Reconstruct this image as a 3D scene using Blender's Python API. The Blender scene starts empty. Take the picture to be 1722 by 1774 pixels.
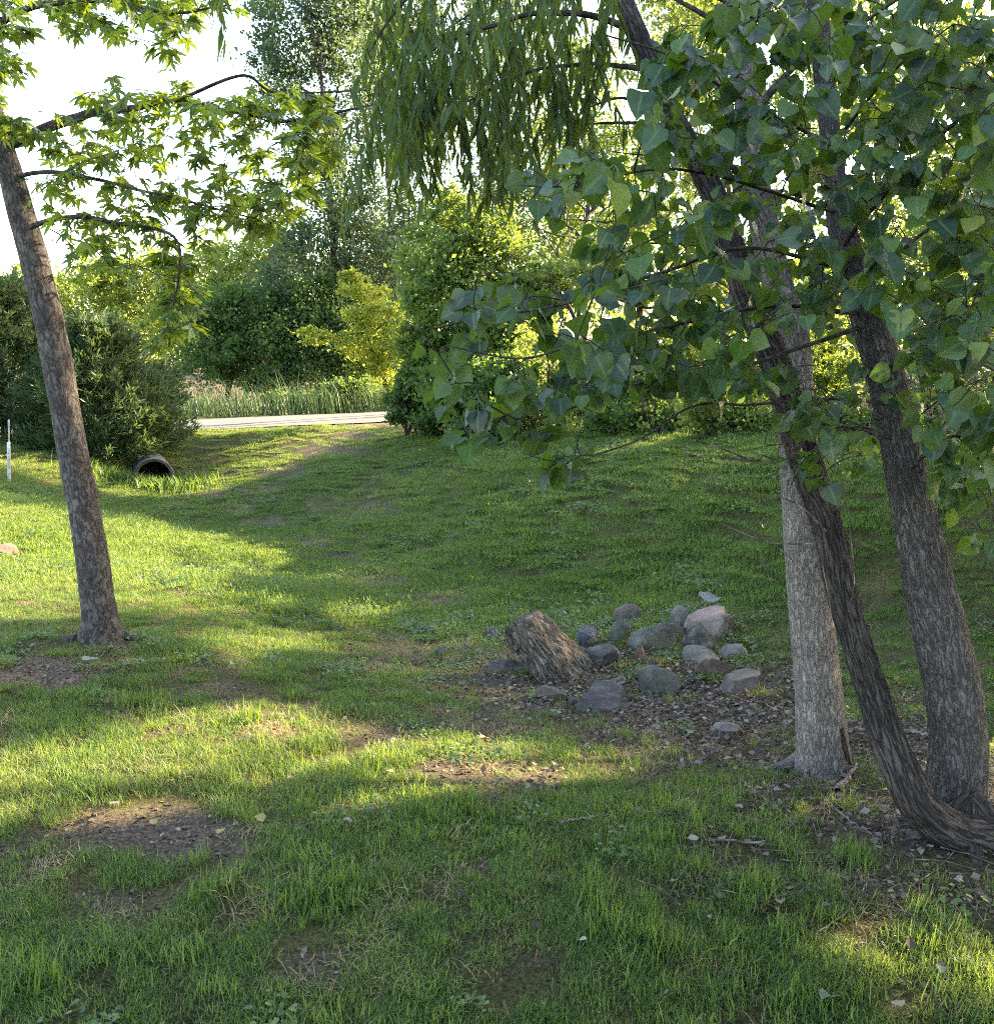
import bpy, math, random
import numpy as np
from mathutils import Matrix, Vector

R = math.radians
rng = np.random.default_rng(7)
random.seed(7)
scene = bpy.context.scene
COL = scene.collection

# ------------------------------------------------------------------ camera
F, CX, CY = 1727.0, 861.0, 887.0          # focal length and centre in photograph pixels
PITCH = R(9.4)
CAM = np.array([0.0, 0.0, 1.65])
cd = bpy.data.cameras.new('camera')
cam = bpy.data.objects.new('camera', cd)
COL.objects.link(cam)
cam.location = CAM
cam.rotation_euler = (R(90) - PITCH, 0, 0)
cd.sensor_fit = 'HORIZONTAL'
cd.angle = 2 * math.atan(CX / F)
cd.clip_start, cd.clip_end = 0.05, 2000
scene.camera = cam

# ------------------------------------------------------------------ sky and sun
SUN_AZ, SUN_EL = R(64), R(24)             # azimuth to the right of the view direction
S = np.array([math.sin(SUN_AZ) * math.cos(SUN_EL), math.cos(SUN_AZ) * math.cos(SUN_EL), math.sin(SUN_EL)])
world = bpy.data.worlds.new('World')
scene.world = world
world.use_nodes = True
wn = world.node_tree
sky = wn.nodes.new('ShaderNodeTexSky')
sky.sky_type = 'NISHITA'
sky.sun_disc = False
sky.sun_elevation = SUN_EL
sky.sun_rotation = SUN_AZ
sky.altitude = 200
sky.air_density = 1.0
sky.dust_density = 1.5
sky.ozone_density = 1.5
wn.links.new(sky.outputs[0], wn.nodes['Background'].inputs[0])
wn.nodes['Background'].inputs[1].default_value = 0.145
sd = bpy.data.lights.new('sun', 'SUN')
sd.energy = 5.0
sd.angle = R(0.6)
sd.color = (1.0, 0.88, 0.66)
sun = bpy.data.objects.new('sun', sd)
COL.objects.link(sun)
sun.rotation_euler = Vector(S).to_track_quat('Z', 'Y').to_euler()
sun.location = (30, 10, 20)

scene.view_settings.view_transform = 'Standard'
scene.view_settings.look = 'None'
scene.view_settings.gamma = 1.0
scene.view_settings.use_curve_mapping = False
scene.view_settings.exposure = 3.3
scene.view_settings.use_white_balance = True      # the camera was balanced for the shade
scene.view_settings.white_balance_temperature = 7400
scene.view_settings.white_balance_tint = 10
scene.render.engine = 'CYCLES'
scene.cycles.use_denoising = False
scene.cycles.max_bounces = 5
scene.cycles.diffuse_bounces = 3
scene.cycles.use_light_tree = False
scene.cycles.adaptive_threshold = 0.02
scene.cycles.filter_width = 1.0
scene.cycles.glossy_bounces = 2
scene.cycles.transmission_bounces = 3
scene.cycles.transparent_max_bounces = 6
scene.cycles.caustics_reflective = False
scene.cycles.caustics_refractive = False
scene.cycles.sample_clamp_indirect = 6

# ------------------------------------------------------------------ helpers
cp, sp = math.cos(PITCH), math.sin(PITCH)

def at(px, py, Y):
    """world point that lies Y metres ahead on the sight line of a photograph pixel"""
    a = (px - CX) / F
    b = -(py - CY) / F
    dx, dy, dz = a, cp + b * sp, -sp + b * cp
    k = Y / dy
    return np.array([dx * k, Y, CAM[2] + dz * k])

def project(P):
    P = np.asarray(P, float) - CAM
    f = P[..., 1] * cp - P[..., 2] * sp
    u = P[..., 1] * sp + P[..., 2] * cp
    ok = f > 0.05
    f = np.where(ok, f, 1)
    return np.where(ok, CX + F * P[..., 0] / f, -9e3), np.where(ok, CY - F * u / f, 9e3), f

def _hash(i, j, k, seed):
    n = (i * 374761393 + j * 668265263 + k * 2147483647 + seed * 974634541) & 0xffffffff
    n = ((n ^ (n >> 13)) * 1274126177) & 0xffffffff
    return ((n ^ (n >> 16)) & 0xffff) / 65535.0

def vnoise(x, y, s=1.0, seed=0, z=None):
    """smooth value noise, 0..1"""
    x = np.asarray(x, float) / s; y = np.asarray(y, float) / s
    z = np.zeros_like(x) if z is None else np.asarray(z, float) / s
    i, j, k = np.floor(x).astype(np.int64), np.floor(y).astype(np.int64), np.floor(z).astype(np.int64)
    u, v, w = x - i, y - j, z - k
    u, v, w = u * u * (3 - 2 * u), v * v * (3 - 2 * v), w * w * (3 - 2 * w)
    r = 0
    for a in (0, 1):
        for b in (0, 1):
            for c in (0, 1):
                r = r + _hash(i + a, j + b, k + c, seed) * (u if a else 1 - u) * (v if b else 1 - v) * (w if c else 1 - w)
    return r

def fbm(x, y, s=1.0, seed=0, z=None, oct=3):
    r, a, t = 0, 1.0, 0
    for o in range(oct):
        r = r + a * vnoise(x, y, s, seed + o * 17, z); t += a
        a *= 0.5; s = s * 0.5
    return r / t

def norm(v):
    v = np.asarray(v, float)
    return v / np.maximum(np.linalg.norm(v, axis=-1, keepdims=True), 1e-9)

def in_poly(px, py, poly):
    px = np.asarray(px, float); py = np.asarray(py, float)
    r = np.zeros(px.shape, bool)
    n = len(poly)
    for i in range(n):
        x0, y0 = poly[i]; x1, y1 = poly[(i + 1) % n]
        c = (y0 > py) != (y1 > py)
        if y1 != y0:
            r ^= c & (px < (x1 - x0) * (py - y0) / (y1 - y0) + x0)
    return r

def link(name, me, parent=None, mat=None):
    o = bpy.data.objects.new(name, me)
    COL.objects.link(o)
    if parent is not None:
        o.parent = parent
    if mat is not None and me is not None and not me.materials:
        me.materials.append(mat)
    return o

def mesh_np(name, V, faces, smooth=False):
    """faces: list of integer arrays (n, k)"""
    me = bpy.data.meshes.new(name)
    V = np.asarray(V, np.float32)
    faces = [np.asarray(f, np.int32) for f in faces if len(f)]
    me.vertices.add(len(V)); me.vertices.foreach_set('co', V.ravel())
    tot = np.concatenate([np.full(len(f), f.shape[1], np.int32) for f in faces])
    idx = np.concatenate([f.ravel() for f in faces])
    me.loops.add(len(idx)); me.loops.foreach_set('vertex_index', idx)
    me.polygons.add(len(tot))
    me.polygons.foreach_set('loop_start', np.concatenate([[0], np.cumsum(tot)[:-1]]).astype(np.int32))
    me.polygons.foreach_set('loop_total', tot)
    me.update(calc_edges=True)
    if smooth:
        me.polygons.foreach_set('use_smooth', np.ones(len(tot), bool))
    return me

def attr(me, name, data, domain='POINT', typ='FLOAT'):
    a = me.attributes.new(name, typ, domain)
    a.data.foreach_set('vector' if typ == 'FLOAT_VECTOR' else 'value', np.asarray(data, np.int32 if typ == 'INT' else np.float32).ravel())

def tag(o, label, cat, group=None, kind=None):
    o['label'] = label; o['category'] = cat
    if group: o['group'] = group
    if kind: o['kind'] = kind
    return o

def thing(name, loc, label, cat, group=None):
    o = bpy.data.objects.new(name, None)
    COL.objects.link(o)
    o.location = loc; o.empty_display_size = 0.2
    return tag(o, label, cat, group)

class Part:
    """collects geometry in world space; build() links it under a thing, in the thing's space"""
    def __init__(s): s.V = []; s.F = {}; s.n = 0; s.A = {}
    def add(s, V, faces, **attrs):
        V = np.asarray(V, float)
        for f in faces:
            f = np.asarray(f)
            if len(f): s.F.setdefault(f.shape[1], []).append(f + s.n)
        for k in attrs:
            s.A.setdefault(k, []).append(np.asarray(attrs[k], float))
        s.V.append(V); s.n += len(V)
    def build(s, name, mat, parent=None, smooth=True):
        V = np.concatenate(s.V)
        if parent is not None:
            V = V - np.array(parent.location)
        me = mesh_np(name, V, [np.concatenate(f) for f in s.F.values()], smooth)
        for k, a in s.A.items():
            a = np.concatenate(a)
            attr(me, k, a, 'POINT', 'FLOAT_VECTOR' if a.ndim == 2 else 'FLOAT')
        return link(name, me, parent, mat)

def spline(P, n):
    """Catmull-Rom through the rows of P, n samples"""
    P = np.asarray(P, float)
    if len(P) == 2:
        t = np.linspace(0, 1, n)[:, None]
        return P[0] * (1 - t) + P[1] * t
    Q = np.vstack([2 * P[0] - P[1], P, 2 * P[-1] - P[-2]])
    d = np.concatenate([[0], np.cumsum(np.linalg.norm(np.diff(P[:, :3], axis=0), axis=1))])
    u = np.interp(np.linspace(0, d[-1], n), d, np.arange(len(P)))
    i = np.minimum(u.astype(int), len(P) - 2)
    t = (u - i)[:, None]
    p0, p1, p2, p3 = Q[i], Q[i + 1], Q[i + 2], Q[i + 3]
    return 0.5 * (2 * p1 + (p2 - p0) * t + (2 * p0 - 5 * p1 + 4 * p2 - p3) * t ** 2 + (3 * p1 - p0 - 3 * p2 + p3) * t ** 3)

def tube(P, rad, ns=8, gnarl=0.0, freq=18, seed=0, cap=True, ridge=0.0, lump=0.0):
    """tapered tube; returns V, faces, bark coordinates (seamless round the trunk)"""
    P = np.asarray(P, float); n = len(P)
    rad = np.broadcast_to(np.asarray(rad, float), (n,))
    T = norm(np.gradient(P, axis=0))
    up = np.array([0.0, -1.0, 0.05]) if abs(T[0, 1]) < 0.8 else np.array([1.0, 0, 0])
    A = norm(np.cross(T, up)); B = np.cross(T, A)
    th = np.linspace(0, 2 * np.pi, ns, endpoint=False)
    c, s = np.cos(th), np.sin(th)
    L = np.concatenate([[0], np.cumsum(np.linalg.norm(np.diff(P, axis=0), axis=1))])
    k = np.ones((n, ns))
    if gnarl or ridge or lump:
        cc = np.broadcast_to(c, (n, ns)); ss = np.broadcast_to(s, (n, ns)); LL = np.broadcast_to(L[:, None], (n, ns))
        k = k + gnarl * (fbm(cc * 1.5 + 5, ss * 1.5 + 5, 0.6, seed, LL * 4) - 0.5)
        if ridge:
            w = fbm(cc * 3 + 9, ss * 3 + 9, 1.0, seed + 5, LL * 3.0) * 2.2
            q = vnoise(cc * freq / 4 + w, ss * freq / 4 + w, 1.0, seed + 9, LL * freq * 0.40)
            k = k + ridge * (1 - np.abs(2 * q - 1) * 2)
        if lump:
            k = k + lump * np.maximum(0, fbm(cc + 3, ss + 3, 0.7, seed + 31, LL * 2.3) - 0.58) * 4
    ring = rad[:, None] * k
    V = P[:, None, :] + ring[..., None] * (c[None, :, None] * A[:, None, :] + s[None, :, None] * B[:, None, :])
    i = np.arange(n - 1)[:, None] * ns + np.arange(ns)[None, :]
    j = np.arange(n - 1)[:, None] * ns + (np.arange(ns)[None, :] + 1) % ns
    Q = np.stack([i, j, j + ns, i + ns], -1).reshape(-1, 4)
    r0 = float(np.mean(rad))
    bark = np.stack([np.broadcast_to(c * r0, (n, ns)), np.broadcast_to(s * r0, (n, ns)), np.broadcast_to(L[:, None], (n, ns))], -1).reshape(-1, 3)
    V = V.reshape(-1, 3)
    tri = np.zeros((0, 3), int)
    if cap:
        V = np.vstack([V, P[-1] + T[-1] * rad[-1] * 0.4]); bark = np.vstack([bark, bark[-1]])
        m = len(V) - 1; b0 = (n - 1) * ns
        tri = np.array([[b0 + q, b0 + (q + 1) % ns, m] for q in range(ns)])
    return V, [Q, tri], bark

# ------------------------------------------------------------------ materials
def mat_new(name):
    m = bpy.data.materials.new(name); m.use_nodes = True
    nt = m.node_tree; nt.nodes.clear()
    return m, nt, nt.nodes.new('ShaderNodeOutputMaterial')

def nd(nt, typ, **kw):
    n = nt.nodes.new(typ)
    for k, v in kw.items():
        if k in n.inputs: n.inputs[k].default_value = v
        else: setattr(n, k, v)
    return n

def ramp(nt, stops, fac=None):
    n = nt.nodes.new('ShaderNodeValToRGB')
    el = n.color_ramp.elements
    while len(el) < len(stops): el.new(0.5)
    for e, (p, c) in zip(el, stops):
        e.position = p; e.color = (*c, 1)
    if fac is not None: nt.links.new(fac, n.inputs[0])
    return n

def mathn(nt, op, a, b=None):
    n = nt.nodes.new('ShaderNodeMath'); n.operation = op
    for i, v in enumerate((a, b)):
        if v is None: continue
        if isinstance(v, (int, float)): n.inputs[i].default_value = v
        else: nt.links.new(v, n.inputs[i])
    return n.outputs[0]

def mixc(nt, fac, a, b, mode='MIX'):
    n = nt.nodes.new('ShaderNodeMix'); n.data_type = 'RGBA'; n.blend_type = mode
    for sock, v in ((n.inputs[0], fac), (n.inputs[6], a), (n.inputs[7], b)):
        if isinstance(v, (int, float)): sock.default_value = v
        elif isinstance(v, tuple): sock.default_value = (*v, 1)
        else: nt.links.new(v, sock)
    return n.outputs[2]

def leaf_mat(name, stops, under=None, trans=(0.30, 0.42, 0.05), tf=0.4, rough=0.45, spec=0.35, inst=False, vein=None):
    """two-sided leaf: surface colour by leaf, paler underside, light shining through"""
    m, nt, out = mat_new(name)
    oi = nd(nt, 'ShaderNodeObjectInfo')
    at_ = nd(nt, 'ShaderNodeAttribute', attribute_name='rnd', attribute_type='INSTANCER' if inst else 'GEOMETRY')
    f = mathn(nt, 'FRACT', mathn(nt, 'ADD', oi.outputs['Random'], at_.outputs['Fac'])) if not inst else at_.outputs['Fac']
    if inst:
        gp = nd(nt, 'ShaderNodeNewGeometry'); nz = nd(nt, 'ShaderNodeTexNoise', Scale=5.0, Detail=2); nt.links.new(gp.outputs['Position'], nz.inputs['Vector'])
        f = mathn(nt, 'ADD', f, mathn(nt, 'MULTIPLY', mathn(nt, 'SUBTRACT', nz.outputs['Fac'], 0.5), 0.7))
    c = ramp(nt, stops, f).outputs[0]
    if inst:
        c2 = nd(nt, 'ShaderNodeAttribute', attribute_name='bl')
        c = mixc(nt, c2.outputs['Fac'], mixc(nt, 1.0, c, (0.6, 0.66, 0.7), 'MULTIPLY'), mixc(nt, 1.0, c, (1.55, 1.4, 1.2), 'MULTIPLY'))
    if under:
        g = nd(nt, 'ShaderNodeNewGeometry')
        c = mixc(nt, g.outputs['Backfacing'], c, mixc(nt, 0.75, c, under))
    if vein:
        va = nd(nt, 'ShaderNodeAttribute', attribute_name='vein')
        c = mixc(nt, ramp(nt, [(0.86, (0, 0, 0)), (0.97, (0.7, 0.7, 0.7))], va.outputs['Fac']).outputs[0], c, vein)
        gp = nd(nt, 'ShaderNodeNewGeometry'); nz = nd(nt, 'ShaderNodeTexNoise', Scale=70.0, Detail=3); nt.links.new(gp.outputs['Position'], nz.inputs['Vector'])
        c = mixc(nt, ramp(nt, [(0.70, (0, 0, 0)), (0.76, (0.7, 0.7, 0.7))], nz.outputs['Fac']).outputs[0], c, (0.10, 0.075, 0.03))
        nz2 = nd(nt, 'ShaderNodeTexNoise', Scale=22.0, Detail=2); nt.links.new(gp.outputs['Position'], nz2.inputs['Vector'])
        c = mixc(nt, 0.35, c, ramp(nt, [(0.3, (0.65, 0.68, 0.7)), (0.7, (1.4, 1.32, 1.2))], nz2.outputs['Fac']).outputs[0], 'MULTIPLY')
    p = nd(nt, 'ShaderNodeBsdfPrincipled', Roughness=rough)
    p.inputs['Specular IOR Level'].default_value = spec
    nt.links.new(c, p.inputs['Base Color'])
    t = nd(nt, 'ShaderNodeBsdfTranslucent')
    nt.links.new(mixc(nt, 0.75, c, trans), t.inputs['Color'])
    mx = nd(nt, 'ShaderNodeMixShader'); mx.inputs[0].default_value = tf
    nt.links.new(p.outputs[0], mx.inputs[1]); nt.links.new(t.outputs[0], mx.inputs[2])
    nt.links.new(mx.outputs[0], out.inputs[0])
    return m

def bark_mat(name, dark, mid, light, scale=60, stretch=0.16, bump=0.6, blotch=None, dist=0.006):
    m, nt, out = mat_new(name)
    a = nd(nt, 'ShaderNodeAttribute', attribute_name='bark')
    mp = nd(nt, 'ShaderNodeMapping'); mp.inputs['Scale'].default_value = (scale, scale, scale * stretch)
    nt.links.new(a.outputs['Vector'], mp.inputs[0])
    n1 = nd(nt, 'ShaderNodeTexNoise', Scale=0.75, Detail=3, Roughness=0.55, Distortion=0.6)
    nt.links.new(mp.outputs[0], n1.inputs['Vector'])
    n4 = nd(nt, 'ShaderNodeTexNoise', Scale=2.4, Detail=4, Roughness=0.7)
    nt.links.new(mp.outputs[0], n4.inputs['Vector'])
    rg = mathn(nt, 'MULTIPLY', mathn(nt, 'ABSOLUTE', mathn(nt, 'SUBTRACT', n1.outputs['Fac'], 0.5)), 5.0)
    h = mathn(nt, 'ADD', mathn(nt, 'MULTIPLY', mathn(nt, 'MINIMUM', rg, 0.9), 0.62), mathn(nt, 'MULTIPLY', n4.outputs['Fac'], 0.42))
    c = ramp(nt, [(0.24, dark), (0.40, mid), (0.75, light)], h).outputs[0]
    n2 = nd(nt, 'ShaderNodeTexNoise', Scale=7.0, Detail=3)
    nt.links.new(a.outputs['Vector'], n2.inputs['Vector'])
    c = mixc(nt, 0.55, c, ramp(nt, [(0.3, (0.35, 0.33, 0.32)), (0.7, (1.25, 1.2, 1.15))], n2.outputs['Fac']).outputs[0], 'MULTIPLY')
    if blotch:
        n3 = nd(nt, 'ShaderNodeTexNoise', Scale=blotch[0], Detail=5, Roughness=0.7)
        nt.links.new(a.outputs['Vector'], n3.inputs['Vector'])
        c = mixc(nt, ramp(nt, [(0.55, (0, 0, 0)), (0.68, (1, 1, 1))], n3.outputs['Fac']).outputs[0], c, blotch[1])
    p = nd(nt, 'ShaderNodeBsdfPrincipled', Roughness=0.9)
    p.inputs['Specular IOR Level'].default_value = 0.2
    b = nd(nt, 'ShaderNodeBump', Strength=bump, Distance=dist)
    nt.links.new(h, b.inputs['Height']); nt.links.new(b.outputs[0], p.inputs['Normal'])
    nt.links.new(c, p.inputs['Base Color']); nt.links.new(p.outputs[0], out.inputs[0])
    return m

def rock_mat(name, a, b, c, scale=9, rough=0.85, strata=0.0):
    m, nt, out = mat_new(name)
    tc = nd(nt, 'ShaderNodeTexCoord')
    src = tc.outputs['Object']
    n1 = nd(nt, 'ShaderNodeTexNoise', Scale=scale, Detail=6, Roughness=0.65)
    n2 = nd(nt, 'ShaderNodeTexNoise', Scale=scale * 7, Detail=3, Roughness=0.7)
    if strata:
        mp = nd(nt, 'ShaderNodeMapping'); mp.inputs['Scale'].default_value = (1, 1, strata); mp.inputs['Rotation'].default_value = (0.35, 0.25, 0)
        nt.links.new(src, mp.inputs[0]); src = mp.outputs[0]
    nt.links.new(src, n1.inputs['Vector']); nt.links.new(src, n2.inputs['Vector'])
    col = ramp(nt, [(0.32, a), (0.5, b), (0.68, c)], n1.outputs['Fac']).outputs[0]
    col = mixc(nt, 0.5, col, ramp(nt, [(0.3, (0.45, 0.45, 0.45)), (0.7, (1.35, 1.35, 1.35))], n2.outputs['Fac']).outputs[0], 'MULTIPLY')
    p = nd(nt, 'ShaderNodeBsdfPrincipled', Roughness=rough)
    p.inputs['Specular IOR Level'].default_value = 0.3
    bp = nd(nt, 'ShaderNodeBump', Strength=0.5, Distance=0.01)
    nt.links.new(mathn(nt, 'ADD', n1.outputs['Fac'], mathn(nt, 'MULTIPLY', n2.outputs['Fac'], 0.35)), bp.inputs['Height'])
    nt.links.new(bp.outputs[0], p.inputs['Normal'])
    nt.links.new(col, p.inputs['Base Color']); nt.links.new(p.outputs[0], out.inputs[0])
    return m

def plain_mat(name, col, rough=0.7, metal=0.0, vary=0.25, scale=20):
    m, nt, out = mat_new(name)
    tc = nd(nt, 'ShaderNodeTexCoord')
    n = nd(nt, 'ShaderNodeTexNoise', Scale=scale, Detail=4)
    nt.links.new(tc.outputs['Object'], n.inputs['Vector'])
    c = mixc(nt, 1.0, col, ramp(nt, [(0.3, (1 - vary,) * 3), (0.7, (1 + vary * 0.5,) * 3)], n.outputs['Fac']).outputs[0], 'MULTIPLY')
    p = nd(nt, 'ShaderNodeBsdfPrincipled', Roughness=rough, Metallic=metal)
    nt.links.new(c, p.inputs['Base Color']); nt.links.new(p.outputs[0], out.inputs[0])
    return m

# ------------------------------------------------------------------ terrain
GROUND_PTS = [
    (861, 1774, 2.2), (0, 1774, 2.2), (1722, 1774, 2.25), (0, 1450, 3.1), (861, 1400, 3.45), (1722, 1450, 3.2),
    (1660, 1420, 3.4), (1425, 1335, 4.1), (175, 1105, 5.7), (1100, 1150, 6.2), (1200, 1060, 7.3), (880, 1180, 6.1),
    (700, 1060, 8.9), (600, 990, 11.4), (450, 915, 14.8), (350, 860, 17.2), (265, 845, 18), (0, 1000, 8), (300, 1000, 8.3),
    (0, 870, 12), (150, 900, 11.5), (0, 790, 17), (120, 800, 17.5), (330, 748, 22), (655, 733, 24), (420, 785, 20.5),
    (450, 830, 17.8), (680, 742, 19.8), (850, 770, 15.2), (1000, 800, 12.2), (1250, 830, 9.9), (1500, 860, 8.2), (1722, 900, 7),
    (800, 900, 12), (1000, 950, 9.8), (1200, 1000, 8.5), (1550, 1050, 6.9), (1722, 1150, 5.6), (550, 840, 16.3), (500, 790, 19.2),
    (300, 1200, 4.7), (600, 1200, 5.1), (860, 1280, 4.5)]
GP = np.array([at(*p) for p in GROUND_PTS])
GP = np.vstack([GP, [(0, 0, 0), (-4, 0, 0.1), (4, 0, 0.0), (0, -6, 0.2), (-10, -4, 0.3), (10, -4, 0.1), (-9, 6, 0.1), (-12, 14, 0.1),
                     (9, 7, 0.4), (9, 2, 0.15), (12, 14, 0.4), (16, 6, 0.4), (8, 22, 0.3), (20, 24, 0.45), (4, 16, 0.28), (6.5, 10.5, 0.36), (2.2, 18.5, 0.2), (-18, 20, -0.3), (-16, 30, -0.5),
                     (-4, 33, -0.2), (6, 34, 0.2), (20, 38, 0.8), (-25, 8, 0.5), (-28, 40, 0), (0, 48, 0), (30, 10, 1.0), (28, -6, 0.6), (-25, -8, 0.6)]])

def tps_fit(X, z, lam=0.02):
    n = len(X)
    d = np.linalg.norm(X[:, None] - X[None], axis=-1)
    K = np.where(d > 0, d * d * np.log(np.maximum(d, 1e-9)), 0) + lam * np.eye(n)
    P = np.hstack([np.ones((n, 1)), X])
    A = np.block([[K, P], [P.T, np.zeros((3, 3))]])
    return np.linalg.solve(A, np.concatenate([z, np.zeros(3)]))

_w = tps_fit(GP[:, :2], GP[:, 2])

def _tps(x, y):
    q = np.stack([x, y], -1)
    d2 = ((q[:, None] - GP[None, :, :2]) ** 2).sum(-1)
    K = 0.5 * d2 * np.log(np.maximum(d2, 1e-12))
    return K @ _w[:-3] + _w[-3] + q @ _w[-2:]

# the lane: a strip across the back, slightly climbing to the right
RA, RB = np.array([-30.0, 19.8, -0.85]), np.array([30.0, 30.2, 0.95])
RDIR = norm(RB - RA)
RN = norm(np.array([-RDIR[1], RDIR[0], 0]))
ROADW = 1.75

def road_uv(x, y):
    return (x - RA[0]) * RDIR[0] + (y - RA[1]) * RDIR[1], (x - RA[0]) * RN[0] + (y - RA[1]) * RN[1]

GX0, GX1, GY0, GY1, GS = -40.0, 40.0, -12.0, 60.0, 0.1
_gx = np.arange(GX0, GX1 + GS / 2, GS); _gy = np.arange(GY0, GY1 + GS / 2, GS)
_cx = np.arange(GX0, GX1 + 0.2, 0.4); _cy = np.arange(GY0, GY1 + 0.2, 0.4)
_mx, _my = np.meshgrid(_cx, _cy)
_cz = np.concatenate([_tps(a, b) for a, b in zip(np.array_split(_mx.ravel(), 20), np.array_split(_my.ravel(), 20))]).reshape(_mx.shape)
# fade to level ground away from the mapped part
_fade = np.clip((np.maximum(np.abs(_mx) - 26, np.maximum(_my - 42, -8 - _my))) / 10, 0, 1)
_cz = np.clip(_cz, -1.4, 1.6) * (1 - _fade) + 0.3 * _fade

def _bil(grid, x0, y0, s, x, y):
    u = np.clip((np.asarray(x, float) - x0) / s, 0, grid.shape[1] - 1.001); v = np.clip((np.asarray(y, float) - y0) / s, 0, grid.shape[0] - 1.001)
    i, j = u.astype(int), v.astype(int); a, b = u - i, v - j
    return (grid[j, i] * (1 - a) + grid[j, i + 1] * a) * (1 - b) + (grid[j + 1, i] * (1 - a) + grid[j + 1, i + 1] * a) * b

_mx, _my = np.meshgrid(_gx, _gy)
_G = _bil(_cz, GX0, GY0, 0.4, _mx, _my)
_u, _v = road_uv(_mx, _my)
_rz = RA[2] + _u * RDIR[2] / np.hypot(RDIR[0], RDIR[1])
_k = np.clip((np.abs(_v) - ROADW - 0.25) / 2.2, 0, 1); _k = _k * _k * (3 - 2 * _k)
_bump = (fbm(_mx, _my, 1.4, 3) - 0.5) * 0.06 + (fbm(_mx, _my, 0.35, 4) - 0.5) * np.interp(_my, [4, 9], [0.045, 0.018])
_G = (_rz - 0.02) * (1 - _k) + (_G + _bump) * _k

def ground_z(x, y):
    return _bil(_G, GX0, GY0, GS, x, y)

def hit(px, py):
    """where the sight line of a pixel meets the ground"""
    Y = np.linspace(1.5, 45, 3000)
    P = np.array([at(px, py, 1.0)])[0] - CAM
    X, Z = P[0] * Y, CAM[2] + P[2] * Y
    below = np.nonzero(Z < ground_z(X, Y))[0]
    k = below[0] if len(below) else -1
    return np.array([X[k], Y[k], float(ground_z(X[k], Y[k]))])

# bare or leaf-strewn earth: (px, py, rx, ry, strength)
DIRT = [(230, 1440, 150, 42, 1.0), (85, 1168, 95, 26, 1.0), (1070, 1190, 230, 62, 1.0), (1180, 1240, 180, 48, 1.0), (920, 1165, 150, 40, 0.7),
        (1620, 1435, 160, 55, 0.9), (1420, 1400, 140, 40, 0.45), (1690, 1560, 90, 40, 0.5), (1640, 1700, 60, 26, 0.4),
        (660, 1278, 60, 20, 0.8), (480, 1272, 60, 18, 0.55), (400, 1205, 45, 22, 0.5), (770, 1330, 60, 22, 0.6), (900, 1345, 90, 22, 0.5),
        (1250, 1300, 200, 30, 0.5), (1330, 1190, 100, 50, 0.5), (1300, 1500, 120, 40, 0.2), (650, 1005, 60, 14, 0.75), (760, 1032, 90, 18, 0.7), (600, 965, 40, 10, 0.7),
        (540, 938, 50, 8, 0.8), (470, 905, 50, 7, 0.8), (410, 880, 40, 6, 0.8), (360, 857, 40, 8, 0.8), (570, 778, 70, 9, 0.8), (500, 815, 50, 9, 0.75), (620, 752, 40, 7, 0.75), (440, 848, 45, 7, 0.7), (340, 1022, 40, 10, 0.6),
        (850, 1260, 110, 24, 0.5), (1700, 1380, 80, 50, 0.9), (1560, 1290, 120, 40, 0.8), (175, 1112, 60, 14, 0.6), (700, 1130, 90, 30, 0.35),
        (560, 1680, 40, 26, 0.7), (930, 1660, 60, 20, 0.45), (830, 1500, 40, 16, 0.4), (170, 1560, 70, 20, 0.3), (1180, 1700, 40, 24, 0.5), (620, 880, 80, 16, 0.4)]

def dirt_at(x, y):
    x = np.asarray(x, float); y = np.asarray(y, float)
    px, py, f = project(np.stack([x, y, ground_z(x, y)], -1))
    n = fbm(x, y, 0.5, 11)
    m = fbm(x, y, 0.13, 12, oct=2)
    d = np.zeros_like(px)
    for (a, b, rx, ry, s) in DIRT:
        e = np.sqrt(((px - a) / rx) ** 2 + ((py - b) / ry) ** 2)
        d = np.maximum(d, s * np.clip((1.45 - e + (n - 0.5) * 1.1 + (m - 0.5) * 0.7) / 0.8, 0, 1))
    d = np.maximum(d, np.clip((fbm(x, y, 0.6, 21) - 0.68) * 6, 0, 0.4) * (y < 7))
    # woodland floor on the bank top to the right
    w = np.clip((x - 1.2 - (14.5 - y) * 0.75) / 1.5, 0, 1) * (y > 4)
    d = np.maximum(d, 0.9 * w)
    return d

def axis(spans):
    out = []
    for a, b, s in spans: out.append(np.arange(a, b, s))
    return np.unique(np.round(np.concatenate(out), 4))
tx = axis([(-600, -100, 60), (-100, -40, 8), (-40, -14, 1.2), (-14, -6, 0.25), (-6, 6, 0.07), (6, 14, 0.25), (14, 40, 1.2), (40, 100, 8), (100, 620, 60)])
ty = axis([(-300, -40, 40), (-40, -8, 4), (-8, 1.4, 0.6), (1.4, 9, 0.07), (9, 16, 0.12), (16, 32, 0.25), (32, 60, 1.0), (60, 120, 8), (120, 900, 80)])
mx, my = np.meshgrid(tx, ty)
mz = ground_z(mx, my)
nx, ny = len(tx), len(ty)
ii = (np.arange(ny - 1)[:, None] * nx + np.arange(nx - 1)[None]).ravel()
me = mesh_np('ground', np.stack([mx, my, mz], -1).reshape(-1, 3), [np.stack([ii, ii + 1, ii + nx + 1, ii + nx], -1)], True)
attr(me, 'dirt', dirt_at(mx.ravel(), my.ravel()))

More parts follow.
